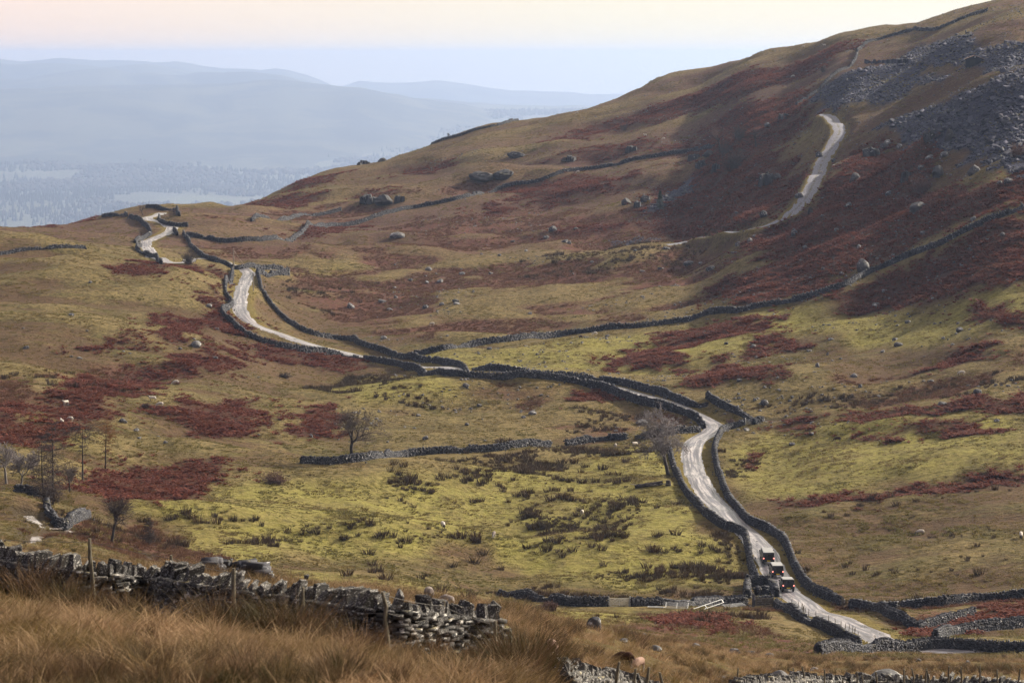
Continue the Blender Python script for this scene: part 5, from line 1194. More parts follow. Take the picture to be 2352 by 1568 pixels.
def bobj(name, bm, mat, parent=None, smooth=False):
    me = bpy.data.meshes.new(name); bm.to_mesh(me); bm.free()
    if smooth: me.shade_smooth()
    return link(name, me, mat, parent)
def empty(name, loc, label=None, cat=None, group=None, rz=0.0):
    o = bpy.data.objects.new(name, None); COL.objects.link(o); o.location = loc; o.rotation_euler = (0, 0, rz); o.empty_display_size = .3; tag(o, label, cat, group); return o
def plain(name, c, rough=.6, spec=.4, metal=0.0, emit=None, var=0.15, sc=8):
    s = NT(name); n1 = s.noise(sc, 3, .6, s.coords()); s.b.inputs['Roughness'].default_value = rough; s.b.inputs['Specular IOR Level'].default_value = spec; s.b.inputs['Metallic'].default_value = metal
    if emit: s.b.inputs['Emission Color'].default_value = (*emit[0], 1); s.b.inputs['Emission Strength'].default_value = emit[1]
    return s.col(s.mix(n1, tuple(x * (1 - var) for x in c), tuple(min(1, x * (1 + var)) for x in c)))
def copy_tree(o, parent=None):
    c = o.copy(); COL.objects.link(c); c.parent = parent
    for ch in list(o.children): copy_tree(ch, c)
    return c

# ------------------------------------------------------------------ three cars on the lane
M_PAINT = plain('dark_car_paint', (0.020, 0.022, 0.026), .28, .5, var=.05); M_ROOF = plain('white_car_roof', (0.30, 0.30, 0.31), .35, .5, var=.03)
M_GLASS = plain('dark_glass', (0.012, 0.013, 0.016), .08, .6); M_TYRE = plain('tyre_rubber', (0.016, 0.016, 0.017), .85, .2); M_RIM = plain('grey_rim', (0.25, 0.25, 0.27), .4, .5, .6)
M_TAIL = plain('lit_tail_lamp', (0.6, 0.05, 0.03), .3, .5, emit=((1.0, .25, .18), 2.0)); M_PLATE = plain('yellow_plate', (0.85, 0.60, 0.03), .5, .4, var=.03); M_BLACK = plain('black_plastic', (0.018, 0.018, 0.02), .6, .4)
def wheel(name, loc, parent, r=.40, w=.24, axis='X'):
    ty = cyl(r, w, loc, axis, 24); bmesh.ops.bevel(ty, geom=[e for e in ty.edges if len(e.link_faces) == 2 and e.calc_face_angle() > 1], offset=.05, segments=2, affect='EDGES')
    t = bobj(name, ty, M_TYRE, parent, False); bobj('rim', cyl(r * .58, w + .02, loc, axis, 16), M_RIM, t); return t
def make_car():
    c = empty('car', (0, 0, 0))
    # x right, y forward, z up; 4.5 long, 1.8 wide, 1.98 high
    body = join(bev_box((1.80, 4.35, .62), (0, 0, .82), .06), bev_box((1.74, 1.25, .16), (0, 1.48, 1.17), .05), bev_box((1.78, 3.0, .34), (0, -.66, 1.22), .05))
    b = bobj('body', body, M_PAINT, c)
    bobj('cabin', bev_box((1.66, 2.98, .62), (0, -.66, 1.58), .05, 2, (.93, .95)), M_GLASS, c)
    for sx in (-1, 1):
        for yy in (-2.06, -1.15, -.2, .70): bobj('pillar', bev_box((.06, .13, .60), (sx * .805, yy + .0, 1.58), .012, 1), M_PAINT, c)
        bobj('side_door', bev_box((.03, 1.05, .86), (sx * .895, .18, .95), .012, 1), M_PAINT, c)
        m = bobj('wing_mirror', bev_box((.20, .10, .22), (sx * 1.02, .78, 1.42), .03), M_BLACK, c)
        bobj('wheel_arch', bev_box((.06, 1.0, .16), (sx * .90, -1.35, .88), .02, 1), M_BLACK, c); bobj('wheel_arch', bev_box((.06, 1.0, .16), (sx * .90, 1.42, .88), .02, 1), M_BLACK, c)
        for yy in (-1.35, 1.42): wheel('wheel', (sx * .76, yy, .40), c)
        bobj('tail_light', cyl(.09, .05, (sx * .77, -2.20, 1.02), 'Y', 16), M_TAIL, c)
        bobj('roof_gutter', bev_box((.04, 2.96, .05), (sx * .80, -.66, 1.87), .01, 1), M_ROOF, c)
    bobj('roof', bev_box((1.60, 2.92, .09), (0, -.66, 1.90), .06, 3, (.95, .97)), M_ROOF, c)
    bobj('windscreen', bev_box((1.50, .04, .56), (0, .84, 1.57), .01, 1), M_GLASS, c)
    d = bobj('rear_door', bev_box((1.30, .06, 1.05), (0, -2.19, 1.26), .02, 1), M_PAINT, c); bobj('rear_window', bev_box((1.16, .04, .46), (0, -2.215, 1.58), .02, 1), M_GLASS, d)
    bobj('door_handle', bev_box((.16, .05, .06), (-.45, -2.24, 1.16), .01, 1), M_BLACK, d)
    sp = bobj('spare_wheel', join(cyl(.37, .22, (.20, -2.34, 1.30), 'Y', 28)), M_TYRE, c); bobj('wheel_cover', cyl(.30, .03, (.20, -2.462, 1.30), 'Y', 24), M_BLACK, sp)
    bp = bobj('rear_bumper', bev_box((1.76, .18, .20), (0, -2.24, .60), .03), M_BLACK, c); pl = bobj('number_plate', bev_box((.52, .03, .13), (-.02, -2.36, .68), .005, 1), M_PLATE, bp)
    bobj('front_bumper', bev_box((1.76, .2, .22), (0, 2.24, .58), .03), M_BLACK, c); bobj('grille', bev_box((.9, .05, .32), (0, 2.19, .95), .02, 1), M_BLACK, c)
    for sx in (-1, 1): bobj('headlight', cyl(.11, .05, (sx * .62, 2.19, .96), 'Y', 16), M_RIM, c)
    bobj('mud_flap', bev_box((.30, .03, .25), (-.74, -1.85, .34), .005, 1), M_BLACK, c); bobj('mud_flap', bev_box((.30, .03, .25), (.74, -1.85, .34), .005, 1), M_BLACK, c)
    return c
LR = arc(ROAD)
def on_road(x, y, side=0.0):
    q = spot(x, y); i = int(np.argmin((ROAD[:, 0] - q.x) ** 2 + (ROAD[:, 1] - q.y) ** 2)); a = max(i - 2, 0); b = min(i + 2, len(ROAD) - 1)
    t = ROAD[b] - ROAD[a]; t /= np.linalg.norm(t); n = np.array([t[1], -t[0]]); p = ROAD[i] + n * side
    sl = (ROADZ[b] - ROADZ[a]) / (np.linalg.norm(ROAD[b] - ROAD[a]) + 1e-6)
    return Vector((p[0], p[1], ROADZ[i] + .045)), math.atan2(-t[0], t[1]), math.atan(sl)
car0 = make_car()
for i, (cx, cy, lab) in enumerate([(1760, 1296, 'leading dark off-road car with white roof, furthest up the lane'), (1784, 1330, 'middle dark off-road car with white roof in the convoy of three'), (1812, 1364, 'rearmost dark off-road car with white roof, beside the sheepfold')]):
    c = car0 if i == 0 else copy_tree(car0)
    q, rz, sl = on_road(cx, cy - 6, (-.35, -.1, .1)[i]); c.location = q; c.rotation_euler = Matrix.Rotation(rz, 3, 'Z').to_euler(); c.rotation_euler = (Matrix.Rotation(rz, 3, 'Z') @ Matrix.Rotation(sl, 3, 'X')).to_euler()
    tag(c, lab, 'car', 'convoy of three cars')

# ------------------------------------------------------------------ sheep
M_WOOL = plain('white_fleece', (0.55, 0.50, 0.45), .95, .1, var=.12, sc=20); M_GREYWOOL = plain('grey_fleece', (0.20, 0.17, 0.16), .95, .1, var=.3, sc=14); M_BROWNWOOL = plain('brown_fleece', (0.045, 0.022, 0.016), .95, .1, var=.3, sc=14)
M_PINKWOOL = plain('raddled_fleece', (0.30, 0.20, 0.16), .95, .1, var=.3, sc=9); M_FACE = plain('dark_sheep_face', (0.035, 0.03, 0.03), .8, .2); M_PALEFACE = plain('pale_sheep_face', (0.45, 0.41, 0.38), .8, .2)
def sheep_mesh(graze, rng):
    """one continuous body: a skeleton of joints with radii grown into a skin"""
    J = [((0, -.46, .62), .20), ((0, -.20, .64), .25), ((0, .12, .63), .25), ((0, .36, .64), .20)]
    if graze: J += [((0, .52, .52), .12), ((0, .66, .30), .085), ((0, .74, .14), .065), ((0, .78, .06), .04)]
    else: J += [((0, .52, .74), .13), ((0, .60, .88), .10), ((0, .72, .88), .085), ((0, .82, .83), .05)]
    E = [(i, i + 1) for i in range(7)]
    for sx in (-1, 1):
        for at, yy, back in ((3, .34, 0), (0, -.44, 1)):
            i0 = len(J); J += [((sx * .12, yy, .46), .10), ((sx * .13, yy - (.05 if back else 0), .27), .05), ((sx * .13, yy + (.02 if back else .0), .14), .034), ((sx * .13, yy, .0), .036)]; E += [(at, i0), (i0, i0 + 1), (i0 + 1, i0 + 2), (i0 + 2, i0 + 3)]
        hd = 5; i0 = len(J); J += [((sx * .13, J[hd][0][1], J[hd][0][2] + .05), .032)]; E.append((hd, i0))
    i0 = len(J); J += [((0, -.62, .60), .06), ((0, -.68, .42), .04)]; E += [(0, i0), (i0, i0 + 1)]
    me = bpy.data.meshes.new('sheep'); me.from_pydata([j[0] for j in J], E, []); o = bpy.data.objects.new('sheep_skin', me); COL.objects.link(o)
    o.modifiers.new('s', 'SKIN'); o.modifiers.new('d', 'SUBSURF').levels = 2
    for k, j in enumerate(J): me.skin_vertices[0].data[k].radius = (j[1], j[1])
    me.skin_vertices[0].data[1].use_root = True
    dg = bpy.context.evaluated_depsgraph_get(); out = bpy.data.meshes.new_from_object(o.evaluated_get(dg)); COL.objects.unlink(o); bpy.data.objects.remove(o)
    out.shade_smooth(); out.name = 'sheep'; return out
def sheep_variants():
    base = {}
    for g in (0, 1):
        m = sheep_mesh(g, None)
        for nm, wool, face in (('white', M_WOOL, M_PALEFACE), ('dark', M_WOOL, M_FACE), ('grey', M_GREYWOOL, M_PALEFACE), ('brown', M_BROWNWOOL, M_FACE), ('pink', M_PINKWOOL, M_PALEFACE)):
            q = m.copy(); q.materials.clear(); q.materials.append(wool); q.materials.append(face)
            for p in q.polygons:
                c = p.center
                if c.z < .40 and c.y < .45 and abs(c.x) > .04 or (c.y > .60 if g else (c.y > .58 and c.z > .7)): p.material_index = 1
            base[(nm, g)] = q
    return base
SHEEP = sheep_variants()
SHEEPL = [(350,921,'dark',0,1.6,'white dark-faced sheep next to a dark bush, upper of the pair'),(367,934,'white',1,1.4,'white sheep grazing just under the upper sheep of the pair'),(160,968,'white',1,1.2,'white sheep on the green gap between bracken beds'),(151,931,'white',0,2.5,'white sheep deep in the left bracken'),(142,975,'dark',0,.4,'small white sheep at the foot of the bracken'),(403,883,'white',1,1.5,'white sheep below the big bracken band'),
 (1414,1028,'white',1,0,'white sheep grazing, left of the two under the cross wall'),(1458,1026,'dark',0,2.2,'piebald sheep near the ash tree branches'),(1018,1212,'dark',1,3.4,'dark-faced sheep on the crest of the long green bank'),(1134,1234,'grey',1,3.0,'grey sheep in the rush strip of the pasture'),(1337,1184,'white',0,3.1,'white sheep facing us beside the dark rush bed'),
 (2113,1228,'dark',1,1.3,'dark-faced sheep grazing in the large right-hand field'),(2345,1236,'dark',1,3.0,'dark-faced sheep at the right-hand frame edge'),(2208,861,'white',1,1.5,'white sheep below the slanting bracken patch'),(1923,1014,'brown',1,1.4,'black sheep alone in the yellow field'),(1334,778,'brown',1,.5,'tiny black sheep under the climbing wall'),(1366,770,'white',1,1.6,'white sheep lying close to the climbing wall'),
 (1327,397,'white',1,1.5,'white sheep above the long fell wall'),(1524,321,'white',1,1.5,'white sheep beside the fallen wall stones high up'),(1482,313,'white',0,1.4,'white sheep on the high green shelf'),(1325,262,'white',1,1.4,'white sheep near the skyline knoll'),(1845,110,'white',1,1.3,'white sheep high under the skyline, left of two'),(1893,107,'white',0,1.6,'white sheep high under the skyline, right of two'),(1821,178,'white',1,1.5,'white sheep in the upper bracken near the wall'),(992,748,'white',1,1.4,'white sheep lying in the moor above the lane'),(1885,400,'white',0,1.3,'white sheep beside the lower quarry track'),
 (985,1384,'grey',1,.15,'grey raddled sheep behind the rush clump past the nearest wall'),(1024,1404,'grey',1,.6,'pale-faced grey sheep by the fence post past the nearest wall'),(1430,1530,'brown',1,1.2,'dark brown sheep behind the pale bottom wall'),(1464,1545,'pink',1,2.6,'beige sheep behind the pale bottom wall'),(1266,1512,'pink',1,.2,'pinkish sheep beside the dark rush thicket')]
for (sx, sy, kd, g, rz, lab) in SHEEPL:
    p = spot(sx, sy); o = bpy.data.objects.new('sheep', SHEEP[(kd, g)]); COL.objects.link(o); o.location = p; o.rotation_euler = (0, 0, rz); k_ = random.uniform(1.0, 1.15) * (1.05 if math.hypot(p.x, p.y) > 300 else 0.62); o.scale = (k_,) * 3
    tag(o, lab, 'sheep', 'sheep grazing on the fell')

# ------------------------------------------------------------------ posts, wires, poles
def mat_wood(name, a, b):
    s = NT(name); n1 = s.noise(4, 5, .7, s.coords((6, 6, .8))); s.bump(n1, .6, .02); return s.col(s.mix(s.ramp(n1, [(.35, 0.), (.65, 1.)]), a, b))
M_POST = mat_wood('weathered_post', (0.060, 0.050, 0.036), (0.21, 0.185, 0.14)); M_TIMBER = mat_wood('old_timber', (0.05, 0.042, 0.034), (0.16, 0.13, 0.10)); M_WIRE = plain('rusty_wire', (0.08, 0.07, 0.065), .6, .4); M_GALV = plain('galvanised_steel', (0.45, 0.46, 0.48), .5, .5, .3, var=.08)
def post_mesh(rng, r=.05, n=8):
    bm = bmesh.new(); rings = []
    for k in range(6):
        t = k / 5; ox, oy = rng.normal(0, .012, 2) * (1 + t); rr = r * (1.05 - .2 * t) * (1 if k < 5 else .75)
        rings.append([bm.verts.new((ox + rr * math.cos(a * 6.283 / n) * rng.uniform(.88, 1.1), oy + rr * math.sin(a * 6.283 / n) * rng.uniform(.88, 1.1), -.25 + 1.25 * t)) for a in range(n)])
    for k in range(5):
        for a in range(n): bm.faces.new((rings[k][a], rings[k][(a + 1) % n], rings[k + 1][(a + 1) % n], rings[k + 1][a]))
    bm.faces.new(rings[-1]); me = bpy.data.meshes.new('fence_post'); bm.to_mesh(me); bm.free(); me.materials.append(M_POST); return me
POSTS = [post_mesh(np.random.default_rng(i)) for i in range(5)]
def post(p, h, lean, label, group=None):
    o = bpy.data.objects.new('fence_post', random.choice(POSTS)); COL.objects.link(o); o.location = p; o.scale = (1.0, 1.0, h); o.rotation_euler = (random.uniform(-.04, .04), lean, random.uniform(0, .4)); tag(o, label, 'fence post', group); return o
def wire(a, b, sag, r, name, label, cat, mat):
    n = 14; P = [np.array(a) * (1 - t) + np.array(b) * t - np.array([0, 0, sag * 4 * t * (1 - t)]) for t in np.linspace(0, 1, n)]
    V, F = tubes([(P[i], r, P[i + 1], r) for i in range(n - 1)], 4); o = link(name, np_mesh(name, V, F), mat); tag(o, label, cat); return o
# nearest posts: (column, top row, base row, lean)
NP_ = [(-60, 1225, 1350, .02, 'just outside the corner'), (217, 1234, 1378, -.07, 'first and tallest, by the mossy coping'), (402, 1273, 1416, -.06, 'second along the nearest wall'), (538, 1305, 1420, .01, 'third along the nearest wall'), (700, 1347, 1448, -.05, 'fourth along the nearest wall, sunk in rushes'), (893, 1357, 1492, -.09, 'fifth, white-topped and leaning on the nearest wall'), (1016, 1380, 1497, .02, 'sixth along the nearest wall'), (1139, 1425, 1500, .0, 'short dark one at the broken wall end'), (1173, 1447, 1512, .0, 'shortest one past the broken wall end')]
tops = []
for (px_, ty_, by_, ln, w_) in NP_:
    a = float(ray(px_, by_)[0]); i = int(np.argmin(np.abs(np.arctan2(near_line[:, 0], near_line[:, 1]) - a))); d_ = math.hypot(*near_line[i]) - .62
    if px_ > 1150: d_ = math.hypot(*near_line[-1]) - .3
    X, Y = d_ * math.sin(a), d_ * math.cos(a); zg = g1(X, Y); zt = CAMZ + float(ray(px_, ty_)[1]) * d_
    post((X, Y, zg), max(.5, zt - zg), ln, f'weathered fence post, {w_}', 'posts along the nearest wall'); tops.append(np.array([X, Y, zt]))
for k_, dz in ((0, -.10), (1, -.45)):
    for i in range(len(tops) - 2):
        wire(tops[i] + [0, 0, dz], tops[i + 1] + [0, 0, dz], .03, .006, 'fence_wire', f'{("upper", "lower")[k_]} strand of wire between posts {("at the corner", "one and two", "two and three", "three and four", "four and five", "five and six", "six and seven")[i]} of the nearest wall', 'wire', M_WIRE)
MIDP = [(1339, 1513), (1408, 1518), (1447, 1535), (1480, 1530), (1530, 1543)]
for i, (px_, ty_) in enumerate(MIDP):
    p = spot(px_, 1568); p = Vector((p.x, p.y, p.z)); a = math.atan2(p.x, p.y); d_ = float(np.median(np.hypot(near2[:, 0], near2[:, 1]))) - .8; X, Y = d_ * math.sin(a), d_ * math.cos(a); zg = g1(X, Y); zt = CAMZ + float(ray(px_, ty_)[1]) * d_
    post((X, Y, zg), max(.6, zt - zg), random.uniform(-.15, .15), f'leaning post in front of the pale bottom wall, {("first", "second", "third", "fourth", "last")[i]} of five', 'posts at the pale bottom wall')
CORN = [375, 735, 770, 850, 975, 1085, 1205, 1260, 1360, 1530, 1605, 1665, 1715, 1825, 1930, 2045, 2180, 2290]; CT = [1530, 1480, 1460, 1450, 1470, 1540, 1490, 1510, 1490, 1470, 1465, 1465, 1475, 1455, 1450, 1450, 1470, 1465]
for i, (cx, cy) in enumerate(zip(CORN, CT)):
    px_, ty_ = 1568.8 + cx * .3336, 1045 + cy * .3336; d_ = float(np.median(np.hypot(near3[:, 0], near3[:, 1]))) - .8; a = float(ray(px_, 1568)[0]); X, Y = d_ * math.sin(a), d_ * math.cos(a); zg = g1(X, Y); zt = CAMZ + float(ray(px_, ty_)[1]) * d_
    post((X, Y, zg), max(.7, zt - zg), random.uniform(-.16, .16), 'thin weathered post in the bottom right-hand row', 'posts in the bottom corner row')
# posts on the road side of the lower wall
fl = pline([(1795, 1388), (1830, 1402), (1868, 1416), (1900, 1428), (1930, 1443), (1960, 1458), (1990, 1476), (2008, 1478)], 1.0); Lf = arc(fl)
for i, t in enumerate(np.linspace(0, Lf[-1], 21)):
    X, Y = float(np.interp(t, Lf, fl[:, 0])), float(np.interp(t, Lf, fl[:, 1])); post((X, Y, g1(X, Y)), 1.35, random.uniform(-.08, .08), 'thin dark fence post between the lane and its wall', 'posts along the lower lane')
# two poles and their wire
def pole(x, yb, yt, label):
    p = spot(x, yb); h = (yb - yt) / ppm(p); r = empty('utility_pole', p, label, 'utility pole'); bobj('pole', cyl(.17, h + .5, (0, 0, h / 2 - .25), 'Z', 10, .12), M_POLE, r); bobj('insulator', cyl(.07, .3, (0, -.2, h - .3), 'Z', 8), M_BLACK, r); bobj('bracket', bev_box((.5, .08, .08), (0, -.12, h - .45), .01, 1), M_BLACK, r); return p + Vector((0, 0, h - .2))
M_POLE = mat_wood('pale_pole', (0.20, 0.17, 0.14), (0.36, 0.31, 0.27))
t1 = pole(537, 619, 572, 'taller pole rising behind the wall corner'); t2 = pole(582, 668, 629, 'shorter pole on the verge of the upper lane')
wire(t1, t2, .5, .045, 'overhead_wire', 'pale wire sagging from one pole to the other', 'wire', M_POLE)

# ------------------------------------------------------------------ gates, hurdles, log
def gate(x0, x1, y, h, label, mat, bars=6, name='field_gate', thick=.045, brace=True):
    a, b = spot(x0, y), spot(x1, y); v = Vector((b.x - a.x, b.y - a.y, 0)); L = v.length; rz = math.atan2(v.y, v.x); r = empty(name, (a.x, a.y, min(a.z, b.z)), label, 'gate', None, rz)
    for k in range(bars):
        f = k / (bars - 1); z = .12 + (h - .17) * f ** .85; bobj('bar', bev_box((L, thick, thick * 1.3), (L / 2, 0, z), .006, 1), mat, r)
    for xx in (.03, L - .03, L / 2): bobj('upright', bev_box((thick * 1.3, thick * 1.2, h), (xx, .003, h / 2 + .05), .006, 1), mat, r)
    if brace:
        bm = bev_box((math.hypot(L * .5, h * .8), thick * .8, thick), (0, 0, 0), .004, 1); bmesh.ops.rotate(bm, verts=bm.verts, matrix=Matrix.Rotation(-math.atan2(h * .8, L * .5), 3, 'Y')); bmesh.ops.translate(bm, verts=bm.verts, vec=(L * .26, -.01, h * .5)); bobj('brace', bm, mat, r)
    for xx in (-.12, L + .12): bobj('gate_post', bev_box((.16, .16, h + .55), (xx, 0, h / 2 - .05), .02, 1), M_POST if mat is not M_GALV else mat, r)
    return r
gate(1400, 1445, 1392, 1.15, 'silver steel field gate in the lower wall', M_GALV, 7, thick=.055)
gate(1713, 1728, 974, 1.1, 'small pale gate by the beck above the bend', M_GALV, 5)
gate(1936, 1951, 1395, 1.15, 'dark timber gate in the roadside wall', M_TIMBER, 5, thick=.08)
gate(1970, 2012, 1398, .9, 'low rail gate across the field corner', M_TIMBER, 3, thick=.09, brace=False)
gate(1737, 1774, 1392, 1.2, 'timber gate below the sheepfold', M_TIMBER, 5, thick=.10)
def slab_post(x, y, h, label):
    p = spot(x, y); o = bpy.data.objects.new('stone_gatepost', BLOCKS[1].copy()); o.data.materials.clear(); o.data.materials.append(M_ROCK); COL.objects.link(o); o.location = p + Vector((0, 0, h / 2 - .1)); o.scale = (.42, .35, h); tag(o, label, 'gatepost')
slab_post(1731, 1393, 1.9, 'pale upright stone gatepost beside the sheepfold gate')
def hurdle(x0, x1, y, lean, label, bars=5, w=1.0):
    a, b = spot(x0, y), spot(x1, y); v = b - a; L = math.hypot(v.x, v.y); r = empty('metal_hurdle', (a.x, a.y, (a.z + b.z) / 2 + .12), label, 'hurdle', None, math.atan2(v.y, v.x))
    for k in range(bars): bobj('bar', bev_box((L, .06, .06), (L / 2, w * k / (bars - 1) * math.cos(lean), w * k / (bars - 1) * math.sin(lean)), .008, 1), M_GALV, r)
    for xx in (.03, L / 2, L - .03):
        bm = bev_box((.07, w, .07), (0, 0, 0), .008, 1); bmesh.ops.rotate(bm, verts=bm.verts, matrix=Matrix.Rotation(lean, 3, 'X')); bmesh.ops.translate(bm, verts=bm.verts, vec=(xx, w / 2 * math.cos(lean), w / 2 * math.sin(lean))); bobj('end_bar', bm, M_GALV, r)
hurdle(1487, 1525, 1396, .03, 'metal hurdle lying flat in the grass, left one', 4, .5)
hurdle(1528, 1580, 1398, .45, 'propped metal hurdle on the grass behind the gate wall', 6, 1.2)
hurdle(1584, 1662, 1398, .9, 'low broken rail fence by the sheepfold track', 2, .5)
hurdle(1668, 1714, 1394, .15, 'metal hurdle lying flat by the stone gatepost', 6, 1.2)
def logpile():
    a, b = spot(1458, 1121), spot(1522, 1113); r = empty('fallen_log', a, 'fallen broken tree trunk lying in the green pasture', 'log'); v = np.array(b - a); rng = np.random.default_rng(2)
    segs = []; p = np.array([0, 0, .35])
    for k in range(8): q = v * (k + 1) / 8 + np.array([0, 0, .40 + rng.normal(0, .06)]); segs.append((p, .36 + rng.normal(0, .04), q, .36 + rng.normal(0, .04))); p = q
    V, F = tubes(segs, 9); link('trunk', np_mesh('trunk', V, F, True), M_BARK, r)
    for k in range(5):
        t = rng.uniform(.1, .9); p = v * t + np.array([0, 0, .35]); V, F = tubes([(p, .14, p + np.array([rng.normal(0, 1.2), -rng.uniform(.3, 1.4), rng.uniform(-.35, .5)]), .05)], 6); link('branch', np_mesh('branch', V, F, True), M_PALEBARK, r)
    q = spot(1535, 1114); bm = cyl(.55, 1.0, (0, 0, .4), 'Z', 12, .38); o = bobj('tree_stump', bm, M_BARK); o.location = q; tag(o, 'dark tree stump at the end of the fallen trunk', 'stump')
logpile()

# ------------------------------------------------------------------ quarry hut
def hut():
    p = spot(2238, 151); k = 42 / ppm(p); W = k * .95; L = 8.0; e = W * .38; rd = W * .56; r = empty('quarry_hut', p, 'dark gabled hut on the slate quarry terrace', 'hut', None, math.radians(-8))
    V = [(-W/2, 0, -.5), (W/2, 0, -.5), (W/2, 0, e), (0, 0, rd), (-W/2, 0, e), (-W/2, L, -.5), (W/2, L, -.5), (W/2, L, e), (0, L, rd), (-W/2, L, e)]
    mesh_obj('wall', V, [(0, 1, 2, 3, 4), (9, 8, 7, 6, 5), (1, 6, 7, 2), (0, 4, 9, 5)], plain('dark_hut_sheeting', (0.016, 0.018, 0.024), .7, .3, var=.3), r)
    rust = plain('rusty_roof', (0.48, 0.30, 0.23), .6, .4, var=.3)
    for s in (-1, 1):
        a = (0, -.25, rd + .12); b = (s * (W/2 + .25), -.25, e + .0); dy = L + .5; t = .09
        V = [a, b, (b[0], b[1] + dy, b[2]), (a[0], a[1] + dy, a[2])]; V += [(q[0], q[1], q[2] - t) for q in V]
        mesh_obj('roof', V, [(0, 1, 2, 3), (7, 6, 5, 4), (0, 4, 5, 1), (1, 5, 6, 2), (2, 6, 7, 3), (3, 7, 4, 0)], rust, r)
    bobj('window', bev_box((.35, .06, .35), (.2, -.03, rd * .86), .01, 1), plain('bright_pane', (.5, .5, .5), .2, .5), r)
    d = bobj('door', bev_box((W * .30, .08, e * .85), (-W * .1, -.04, e * .42), .01, 1), M_BLACK, r)
hut()

# ------------------------------------------------------------------ farmhouses and woods of the far valley
M_WHITE = plain('limewash', (0.82, 0.82, 0.80), .8, .2, var=.03); M_FROOF = plain('slate_roof', (0.09, 0.09, 0.10), .7, .3)
def valley_hit(x, y):
    a, e = ray(x, y); a, e = float(a), float(e); D = np.linspace(8000, 27000, 4000); f = (val_h(D * math.sin(a), D * math.cos(a)) - CAMZ) - e * D; i = int(np.argmax(f >= 0)); i = i if f[i] >= 0 else 2000
    return Vector((D[i] * math.sin(a), D[i] * math.cos(a), CAMZ + f[i] + e * D[i])), D[i]
FARMS = [(14,318,22),(25,317,14),(33,320,16),(68,303,14),(229,304,16),(443,302,22),(482,306,12),(492,301,18),(613,272,26),(580,270,18),(375,347,22),(925,318,26),(952,313,26),(1045,285,16),(265,308,14),(640,270,14),(936,316,16)]
for i, (x, y, wd) in enumerate(FARMS):
    p, d_ = valley_hit(x, y); r = empty('farmhouse', p, 'tiny white farmhouse down in the hazy valley', 'house', 'white houses in the hazy valley', random.uniform(-.5, .5)); L = wd * 1.7; Wd = 14; e = 9
    bobj('wall', bev_box((L, Wd, e), (0, 0, e / 2 - 1), 0), M_WHITE, r)
    V = [(-L/2 - .5, -Wd/2 - .8, e - 1.2), (L/2 + .5, -Wd/2 - .8, e - 1.2), (L/2 + .5, Wd/2 + .8, e - 1.2), (-L/2 - .5, Wd/2 + .8, e - 1.2), (-L/2 - .5, 0, e + 4), (L/2 + .5, 0, e + 4)]
    mesh_obj('roof', V, [(0, 1, 5, 4), (2, 3, 4, 5), (1, 2, 5), (0, 4, 3), (3, 2, 1, 0)], M_FROOF, r)
M_FARW = plain('far_trees', (0.045, 0.05, 0.045), .9, .1, var=.3, sc=.02); M_FARB = plain('far_bare_woods', (0.075, 0.068, 0.058), .9, .1, var=.4, sc=.02)
def farcone(r, h, m, seed):
    rng = np.random.default_rng(seed); bm = bmesh.new(); bmesh.ops.create_cone(bm, cap_ends=False, segments=7, radius1=r, radius2=.3, depth=h)
    for v in bm.verts: v.co += Vector((rng.normal(0, r * .12), rng.normal(0, r * .12), h * .5))
    me = bpy.data.meshes.new('far_tree'); bm.to_mesh(me); bm.free(); me.materials.append(m); return bpy.data.objects.new('far_tree', me)
def farblob(r, m, seed):
    rng = np.random.default_rng(seed); bm = bmesh.new(); bmesh.ops.create_icosphere(bm, subdivisions=2, radius=r)
    for v in bm.verts: v.co *= rng.uniform(.75, 1.2); v.co.z = v.co.z * .9 + r * .7
    me = bpy.data.meshes.new('far_tree'); bm.to_mesh(me); bm.free(); me.materials.append(m); return bpy.data.objects.new('far_tree', me)
rf = np.random.default_rng(44); n = 52000; a = rf.uniform(-AZM, AZM * .25, n); d = rf.uniform(11000, 26000, n); x, y = d * np.sin(a), d * np.cos(a)
m = fbm(x / 1600, y / 1200, 55, 5) > -0.06 - .30 * np.clip((d - 18000) / 7000, 0, 1); x, y = x[m], y[m]
con = fbm(x / 700, y / 700, 58, 3) > .12; z = val_h(x, y)
scatter('valley_conifers', np.stack([x, y, z], 1)[con][:9000], [farcone(8, 32, M_FARW, i) for i in range(3)], .7, 1.3, 61)
scatter('valley_woods', np.stack([x, y, z], 1)[~con][:24000], [farblob(13, M_FARB, 5), farblob(12, M_FARW, 6), farblob(14, M_FARB, 7)], .7, 1.4, 62)

# ------------------------------------------------------------------ rush clumps that stand alone
def join_proto(protos, name): return [p.data for p in protos]
TUFTS = [(1880,355),(1932,362),(1905,385)]
RT = C8([(360,55),(430,68),(400,130),(490,150),(475,180),(735,148),(850,180),(870,165),(680,162),(790,140),(1013,165),(1210,275),(1280,255),(955,310),(910,315),(1520,45),(1605,45),(1650,112),(1800,88),(1840,128),(1680,75),(1960,40),(1905,130),(1655,182),(1525,168),(1470,158),(1750,180),(1540,285),(1510,285),(1440,305),(1645,375),(1620,410),(1890,358),(1935,300),(1990,302),(2080,318),(2170,355),(2310,335),(1775,500),(1835,505),(1765,550),(1870,548),(1910,545),(1950,550),(1775,575),(1810,555),(2170,552),(2190,545),(2300,540),(1725,622),(1795,640),(2140,650),(2165,658),(2225,660),(2290,635),(1410,650),(1500,660),(1590,655),(1275,630),(1520,690),(970,675),(215,755),(185,675),(255,790),(210,800),(765,760),(1100,780),(910,735),(460,590),(305,850),(550,840),(590,825),(680,930),(35,820),(1800,755),(2100,765),(870,975),(900,972),(1480,590),(1420,585)])
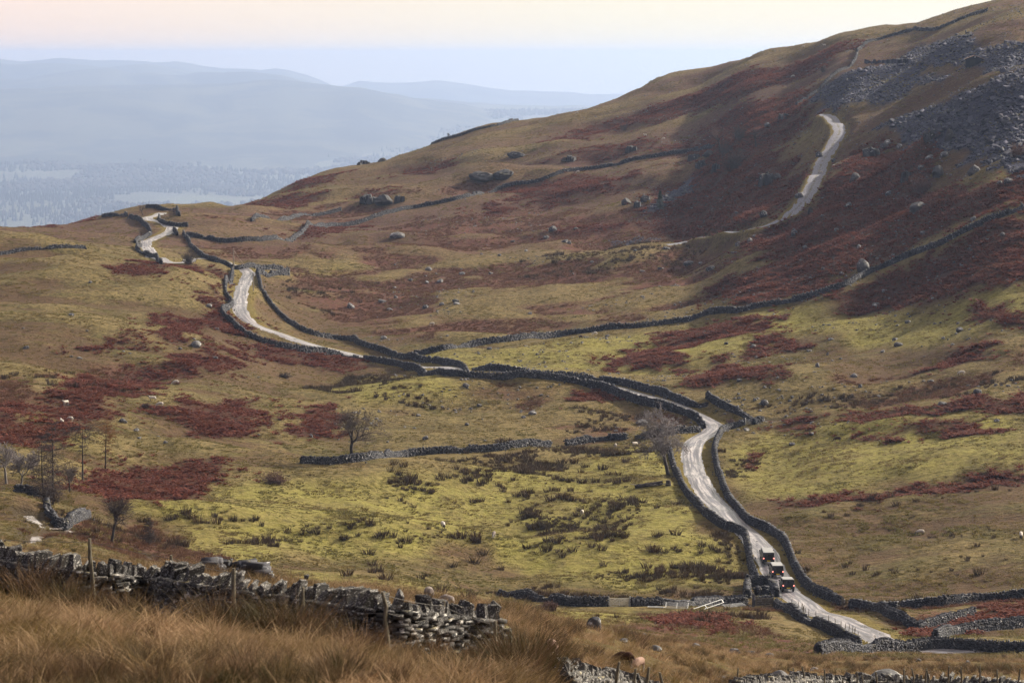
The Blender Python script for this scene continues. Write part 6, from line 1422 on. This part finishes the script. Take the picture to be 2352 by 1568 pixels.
for i, (x, y) in enumerate(RT):
    p = spot(x, y + 3)
    if math.hypot(p.x, p.y) < 250: continue
    o = bpy.data.objects.new('rush_clump', random.choice(P_RUSH).data); COL.objects.link(o); o.location = p; k_ = random.uniform(1.1, 1.9); o.scale = (k_ * 1.3, k_ * 1.1, k_); o.rotation_euler = (0, 0, random.uniform(0, 6.28))
    where = 'near the ash tree and log' if x > 1380 and y < 1170 else ('on the green slope by the lane' if x > 1330 else ('on the long green bank in the valley' if y > 1180 else 'on the rushy top of the pasture'))
    tag(o, f'lone dark rush tuft {where}', 'rush clump', f'lone rush tufts {where}')
NR = [(20,1362,1.0),(70,1372,1.1),(115,1380,1.05),(160,1392,.9),(200,1396,.75),(150,1405,.6),(265,1408,.7),(300,1416,.85),(330,1424,.6),(475,1445,.95),(505,1450,1.0),(540,1452,.9),(600,1464,1.0),(635,1468,1.1),(670,1472,1.15),(700,1476,1.0),(735,1480,.9),(760,1484,.8),(815,1496,.75),(850,1500,.6),(1165,1540,1.0),(1195,1548,1.2),(1225,1556,1.25),(1255,1562,1.15),(1210,1566,1.0),(330,1465,.45),(430,1455,.4),(940,1510,.5),(1120,1535,.5),
      (960,1392,.75),(985,1396,.8),(1005,1400,.6),(1046,1398,.6),(1234,1445,.7),(1310,1452,.8),(1325,1456,.8),(1285,1470,.6),(1425,1462,.9),(1445,1470,.9),(1465,1480,.9),(1480,1490,.7),(550,1345,.7),(600,1352,.7),(180,1350,.5),(1600,1480,.7),(1740,1500,.6),(2230,1540,.8),(2260,1545,.8),(2300,1540,.9),(2330,1545,.9)]
for i, (x, y, h) in enumerate(NR):
    p = spot(x, min(y, 1567)); o = bpy.data.objects.new('rush_clump', random.choice(P_RUSHN).data); COL.objects.link(o); o.location = p; k_ = h * random.uniform(.95, 1.15); o.scale = (k_ * 1.15, k_ * 1.15, k_); o.rotation_euler = (random.uniform(-.1, .1), random.uniform(-.05, .12), random.uniform(0, 6.28))
    where = 'at the left end of the nearest wall' if x < 350 and y < 1430 else ('against the middle of the nearest wall' if x < 880 and y > 1430 else ('in the thicket by the broken wall end' if 1150 < x < 1270 and y > 1530 else ('on the tawny slope past the nearest wall' if y < 1500 and x < 1700 else 'in the foreground grass')))
    tag(o, f'tall rush clump {where}', 'rush clump', f'rush clumps {where}')

# ------------------------------------------------------------------ labels: like things are told apart by their order across the view
ORD = 'first second third fourth fifth sixth seventh eighth ninth tenth eleventh twelfth thirteenth fourteenth fifteenth sixteenth seventeenth eighteenth nineteenth twentieth'.split() + [f'twenty-{q}' for q in 'first second third fourth fifth sixth seventh eighth ninth'.split()] + ['thirtieth'] + [f'thirty-{q}' for q in 'first second third fourth fifth sixth seventh eighth ninth'.split()]
bylab = {}
for o in COL.objects:
    if o.parent is None and o.get('label') and o.get('category'): bylab.setdefault(o['label'], []).append(o)
for lab, os_ in bylab.items():
    if 1 < len(os_) <= len(ORD):
        os_.sort(key=lambda q: math.atan2(q.location.x, q.location.y))
        for k_, o in enumerate(os_): o['label'] = f'{lab}, {ORD[k_]} from left'
